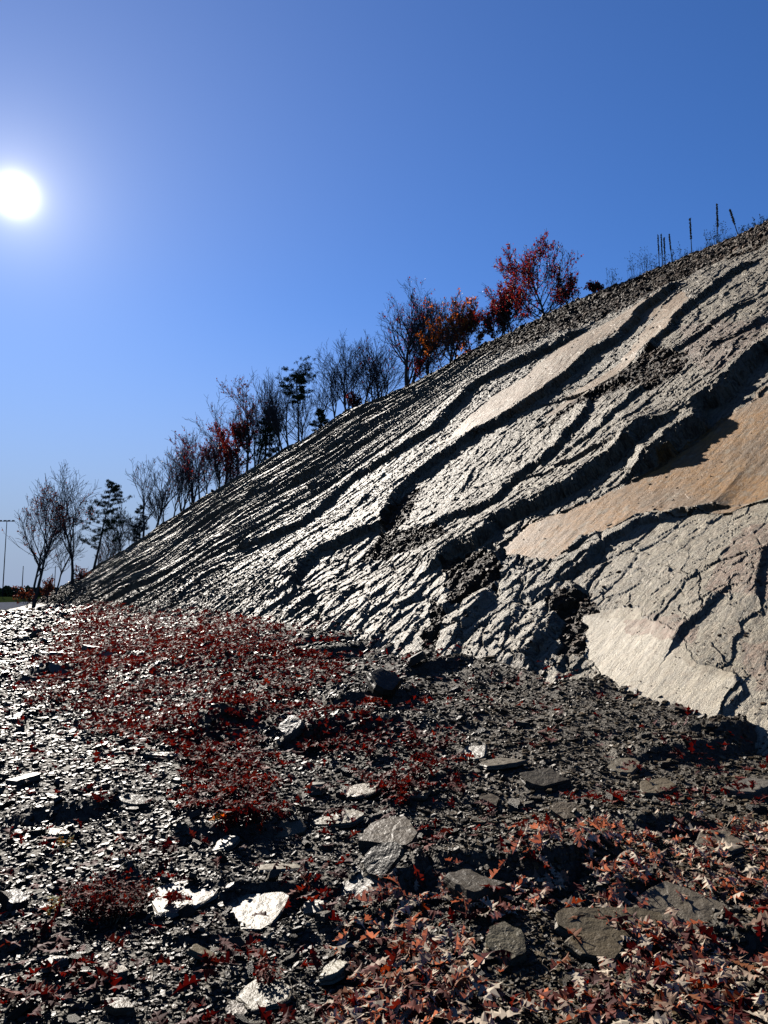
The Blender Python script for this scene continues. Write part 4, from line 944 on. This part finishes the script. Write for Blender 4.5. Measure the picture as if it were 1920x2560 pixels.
pine(748, 922, 'tall thin pine with flat tuft on a long bare trunk', seed=35, e=2, clear=.62, width=.30, flat=True, nw=9, lean=(-.05, 0))
tree(790, 950, 'wispy bare tree right of the tall thin pine', seed=36, e=3, nb=(13, 7, 4), spread=.8)
pine(800, 1022, 'small open pine right of the tall thin pine', seed=37, e=2, clear=.25, width=.34, nw=8)
tree(845, 905, 'bare tree leaning left over the crest', seed=38, e=2.5, nb=(13, 7, 4), lean=(-.18, 0), spread=.8)
tree(880, 862, 'broad many stemmed bare tree on the crest', seed=39, e=3, forks=3, nb=(12, 6, 4), spread=.9)
tree(930, 890, 'round topped bare tree right of the many stemmed one', seed=40, e=4, forks=2, nb=(12, 6, 4))
tree(893, 985, 'low red shrub under the many stemmed bare tree', seed=43, e=1.2, forks=3, tints=TRED * .8, nleaf=1000, leafsize=.08, nb=(8, 6, 4), name='red_shrub', cat='shrub')
tree(968, 885, 'small bare tree left of the large dark limbed tree', seed=44, e=3.5, nb=(12, 7, 4))
tree(1022, 735, 'large dark limbed tree with a few red leaves', seed=45, e=2.5, forks=2, tints=np.concatenate([TRED, TBRN]), nleaf=1000, leafsize=.08, nb=(18, 9, 5), spread=1.05, tr=.22, lr=.4)
tree(1075, 778, 'fine twigged bare tree behind the orange tree', seed=46, e=4, forks=2, nb=(14, 8, 5), tints=TRED, nleaf=240, leafsize=.07)
tree(1052, 900, 'small red sapling at the foot of the large dark tree', seed=47, e=1.5, forks=2, nb=(8, 6, 4), tints=TRED, nleaf=350, leafsize=.07, name='red_shrub', cat='shrub')
tree(1120, 756, 'orange brown leaved tree on the crest', seed=48, e=2.5, forks=3, spread=1.3, tints=TORG, nleaf=2600, leafsize=.085, zone=(.3, 1), nb=(15, 8, 5), lr=.38, name='orange_tree', lean=(-.1, 0))
tree(1180, 765, 'copper leaved tree between the orange and crimson trees', seed=49, e=3, forks=1, tints=np.concatenate([TORG, TRED]), nleaf=2200, leafsize=.085, zone=(.2, 1), nb=(14, 8, 5), lr=.35, name='orange_tree')
tree(1235, 725, 'crimson tree, lower one left of the tallest red tree', seed=50, e=2, forks=2, tints=TRED, nleaf=3000, leafsize=.08, nb=(14, 8, 5), spread=1.1, lr=.33, name='red_maple')
tree(1285, 700, 'crimson bush joining the lower crimson tree and the tallest red tree', seed=51, e=2.5, forks=2, tints=TRED, nleaf=1800, leafsize=.075, nb=(12, 7, 5), spread=1.1, lr=.3, name='red_maple')
tree(1362, 612, 'tallest red tree with open crown on the crest', seed=52, e=2, forks=1, tints=TRED * 1.1, nleaf=3600, leafsize=.07, nb=(22, 10, 5), spread=1.7, lr=.3, name='red_maple', first=.08)
tree(1420, 690, 'small red side tree right of the tallest red tree', seed=54, e=2, forks=2, tints=TRED * 1.1, nleaf=900, leafsize=.07, nb=(9, 7, 4), spread=1.2, lr=.25, name='red_maple')
tree(1492, 700, 'low red shrub alone on the crest right of the red trees', seed=53, e=.8, forks=3, tints=TRED * .9, nleaf=900, leafsize=.06, nb=(8, 6, 4), name='red_shrub', cat='shrub', spread=1.2, lr=.2)

for i, (px, tp, lab, nl, tn) in enumerate([(410, 1215, 'small bare tree where the crest meets the left end of the clump', 0, TBRN), (447, 1140, 'bare tree with ascending limbs near the left of the clump', 120, TBRN), (482, 1105, 'thin bare tree behind the rusty leaved tree', 200, TBRN), (520, 1120, 'dusky red oak low in the middle clump', 900, TRED * .6), (560, 1000, 'tall thin bare tree rising behind the dark red tree', 250, TBRN),
        (575, 1110, 'broad deep red tree at the foot of the middle clump', 1500, TRED * .7), (632, 1000, 'bare tree leaning right beside the dark pine', 100, TBRN), (700, 1000, 'thin bare tree behind the tall thin pine', 0, TBRN), (728, 950, 'bare tree close left of the tall thin pine', 0, TBRN), (770, 985, 'low bare tree close right of the tall thin pine', 0, TBRN),
        (860, 930, 'low bare tree left of the many stemmed one', 0, TBRN), (905, 870, 'fine bare tree right behind the many stemmed one', 60, TBRN), (955, 850, 'fine bare tree reaching toward the dark limbed tree', 60, TBRN), (1000, 800, 'bare tree directly left of the dark limbed tree', 60, TRED), (1150, 800, 'orange tree behind the first orange tree', 900, TORG), (325, 1290, 'thin bare tree left of the slender pair', 0, TBRN), (275, 1330, 'thin bare sapling right of the leaning pine', 0, TBRN)]):
    tree(px, tp, lab, seed=80 + i, e=3 + (i * 7 % 5) * .6, tints=tn, nleaf=nl, leafsize=.11, nb=(12, 6, 4), forks=1 + (i % 3 == 0), spread=.9)
# dry mullein stalks and weeds on the crest
def mullein(px, top, lean, label, th=1.0):
    p = hill_pt(crest_v(px), .3); d = ray_dir(px, top); dist = math.hypot(p[0], p[1]); H = CAMZ + dist * d[2] / math.hypot(d[0], d[1]) - p[2] + .1
    r = np.random.default_rng(px); root = empty('mullein', tuple(p)); tag(root, label, 'dry stalk')
    t = np.array([lean * H, 0, H]); V, F = tubes([((0, 0, 0), t * .5, .022, .018), (t * .5, t, .018, .012)], 6); mesh_np('stalk', V, F, M_DRY, root)
    n = 260; f = r.uniform(.45, 1, n); c = t[None] * f[:, None] + r.normal(0, .016 * th, (n, 3)); V, F, C = bulk(PROTO, r.integers(0, 14, n), c, frames(r.normal(0, 1, (n, 3)), r.uniform(0, 6, n), np.zeros(n), np.zeros(n)), np.full((n, 3), .02 * th), np.ones((n, 3)))
    mesh_np('seed_head', V, F, M_DRY, root)
for a in [(1718, 552, 0, 'tall thick dry mullein stalk standing alone mid crest'), (1784, 516, 0.02, 'tallest dry mullein stalk near the right edge'), (1835, 531, -.25, 'leaning dry mullein stalk furthest right on the crest'),
          (1637, 594, 0, 'left stalk of the close mullein pair', .8), (1645, 592, 0, 'right stalk of the close mullein pair', .8), (1652, 600, 0, 'shorter mullein stalk right of the close pair', .9), (1669, 592, -.06, 'mullein stalk leaning left, right of the close group', .9)]: mullein(*a)
def weeds(pxs, hmin, hmax, n, label):
    r = np.random.default_rng(int(pxs[0])); S = []; D = []; p0 = hill_pt(crest_v((pxs[0] + pxs[1]) / 2), .2)
    for i in range(n):
        p = hill_pt(crest_v(r.uniform(*pxs)), r.uniform(0, .8)) - p0; H = r.uniform(hmin, hmax); q = p + [r.normal(0, .12) * H, r.normal(0, .12) * H, H]
        S.append((p, p + (q - p) * .6, .006, .005)); S.append((p + (q - p) * .6, q, .005, .003))
        for k in range(5):
            b = p + (q - p) * r.uniform(.45, .95); e_ = b + np.array([r.normal(0, .12), r.normal(0, .12), r.uniform(.08, .22)]) * H; S.append((b, e_, .004, .003)); D.append(e_)
        D.append(q)
    root = empty('dry_weed', tuple(p0)); tag(root, label, 'weeds'); V, F = tubes(S, 3); mesh_np('stems', V, F, M_DRY, root)
    D = np.array(D); n = len(D); V, F, C = bulk(PROTO[:3], r.integers(0, 3, n), D, frames(r.normal(0, 1, (n, 3)), r.uniform(0, 6, n), np.zeros(n), np.zeros(n)), np.full((n, 3), .018), np.ones((n, 3))); mesh_np('seed_head', V, F, M_DRY, root)
weeds((1565, 1610), .5, 1.5, 22, 'wispy dry weeds left of the mullein pair on the crest'); weeds((1612, 1700), .3, .9, 22, 'short dry weeds around the mullein pair'); weeds((1750, 1810), .4, 1.1, 20, 'wispy dry weeds around the tallest mullein')
weeds((1508, 1524), .5, 1.2, 14, 'thin dry stems right of the low red shrub'); weeds((1815, 1915), .2, .5, 20, 'short dry weeds at the right end of the crest')
# grass fringe on the crest
r = np.random.default_rng(5); n = 9000; vv = np.exp(r.uniform(math.log(8), math.log(150), n)); Pg, _ = base_pt(slope_len(vv), vv); ee = r.uniform(-.5, 1.2, n)
nrm_ = fbm(vv / 2.0, vv * 0, 230, 2); kk = nrm_ > -.1 + .25 * (vv > 45); Pg, ee, vv = Pg[kk], ee[kk], vv[kk]; Pg = Pg + ee[:, None] * np.array([RV[0], RV[1], .1]); Pg[:, 2] -= np.where(ee < 0, -ee * .75, 0) + .05; n = len(Pg)
h = r.uniform(.08, .26, n) * np.where(vv > 40, 1.2, 1); lean_ = r.normal(0, .4, (n, 2)) * h[:, None]; wd = .006 + .0002 * vv; a = r.uniform(0, 3.14, n)
dx = np.stack([np.cos(a) * wd, np.sin(a) * wd, 0 * a], -1); T = Pg + np.c_[lean_, h]; V = np.stack([Pg - dx, Pg + dx, T], 1).reshape(-1, 3)
tag(mesh_np('crest_grass', V, [np.arange(3 * n).reshape(-1, 3)], M_GRASS), 'short green and dry grass fringe along the crest', 'grass', kind='stuff')

# ------------------------------------------------------------------ far left: road, grass bank, wood, lamp posts
def far_pt(px, py, dist):
    d = ray_dir(px, py); k = dist / math.hypot(d[0], d[1]); return np.array([d[0] * k, d[1] * k, CAMZ + d[2] * k])
def strip(name, rows, mat, label=None):
    P = np.array(rows); V = P.reshape(-1, 3); o = mesh_np(name, V, grid_faces(P.shape[0], P.shape[1]), mat, smooth=True); tag(o, kind='structure'); return o
xs = np.linspace(-900, 330, 30)
strip('grass_bank', [[far_pt(x, y, D) for x in xs] for y, D in ((1530, 150), (1512, 175), (1503, 200), (1494 , 260), (1492, 420))], M_GRASS)
strip('road', [[far_pt(x, 1527.5 - .03 * (x + 100) , 148) for x in xs], [far_pt(x, 1508 - .02 * (x + 100), 172) for x in xs]], M_ROAD)
r = np.random.default_rng(8); n = 60000
px_ = r.uniform(-900, 330, n); hh = r.random(n); D = r.uniform(405, 440, n); topy = 1466 + 5 * fbm(px_ / 30, px_ * 0, 240, 3) + 6 * np.abs(np.sin(px_ / 9.0 + 2 * fbm(px_ / 40, px_ * 0, 241, 1)))
dd = np.stack([px_ - 960, np.full(n, FPX * CP), 0 * px_], -1); dd /= np.linalg.norm(dd[:, :2], axis=1)[:, None]; yy = 1500 + (topy - 1500) * hh ** .8
zz = CAMZ + D * ((1280 - yy) * CP + FPX * SP) / np.hypot(px_ - 960, FPX * CP - (1280 - yy) * SP)
V, F, C = bulk(QUAD, np.zeros(n, int), np.stack([dd[:, 0] * D, dd[:, 1] * D, zz], -1), frames(r.normal(0, 1, (n, 3)), r.uniform(0, 6, n), np.zeros(n), np.zeros(n)), np.full((n, 3), .8), np.ones((n, 3)))
tag(mesh_np('distant_wood', V, F, M_NEEDLE), 'dark evergreen wood on the horizon at far left', 'wood', kind='stuff')
def lamp_post(px, top, bot, D, lights, label, name='street_lamp'):
    b = far_pt(px, bot, D); t = far_pt(px, top, D); H = t[2] - b[2]; root = empty(name, tuple(b)); tag(root, label, 'lamp post' if lights else 'pole')
    V, F = tubes([((0, 0, 0), (0, 0, H), .0007 * D, .0004 * D)], 8); mesh_np('pole', V, F, M_METAL, root)
    if lights:
        w = 14 * D / FPX; V, F = tubes([((-w, 0, H * .985), (w, 0, H * .985), .0003 * D, .0003 * D)], 4); mesh_np('crossbar', V, F, M_METAL, root)
        for k in range(4):
            x = -w + 2 * w * k / 3; s = .0012 * D; V = np.array([[x + i * s, j * s, H * .985 + h_ * s * .9 + (0 if j < 0 else s * .5)] for i in (-1, 1) for j in (-1, 1) for h_ in (-.5, 1)])
            mesh_np('floodlight', V, np.array([[0, 1, 3, 2], [4, 6, 7, 5], [0, 4, 5, 1], [2, 3, 7, 6], [0, 2, 6, 4], [1, 5, 7, 3]]), M_METAL, root)
lamp_post(6, 1300, 1492, 260, True, 'tall floodlight mast at the left edge of the photo', 'floodlight_mast')
lamp_post(54, 1415, 1492, 240, False, 'thin short pole in front of the far wood, left one', 'pole'); lamp_post(135, 1415, 1490, 240, False, 'thin pole behind the leftmost trees, right one', 'pole')
# brush at the foot of the leftmost trees
for i, (px, tp, lab) in enumerate([(70, 1470, 'tan brush at the foot of the leftmost tree'), (120, 1440, 'brown brush between the leftmost trees'), (205, 1415, 'brown brush below the leaning pine')]):
    tree(px, tp, lab, seed=60 + i, pos=gpos(px, 112 + 6 * i), forks=4, tints=TBRN, nleaf=500, leafsize=.12, nb=(7, 5, 3), name='brush', cat='shrub', spread=1.3)
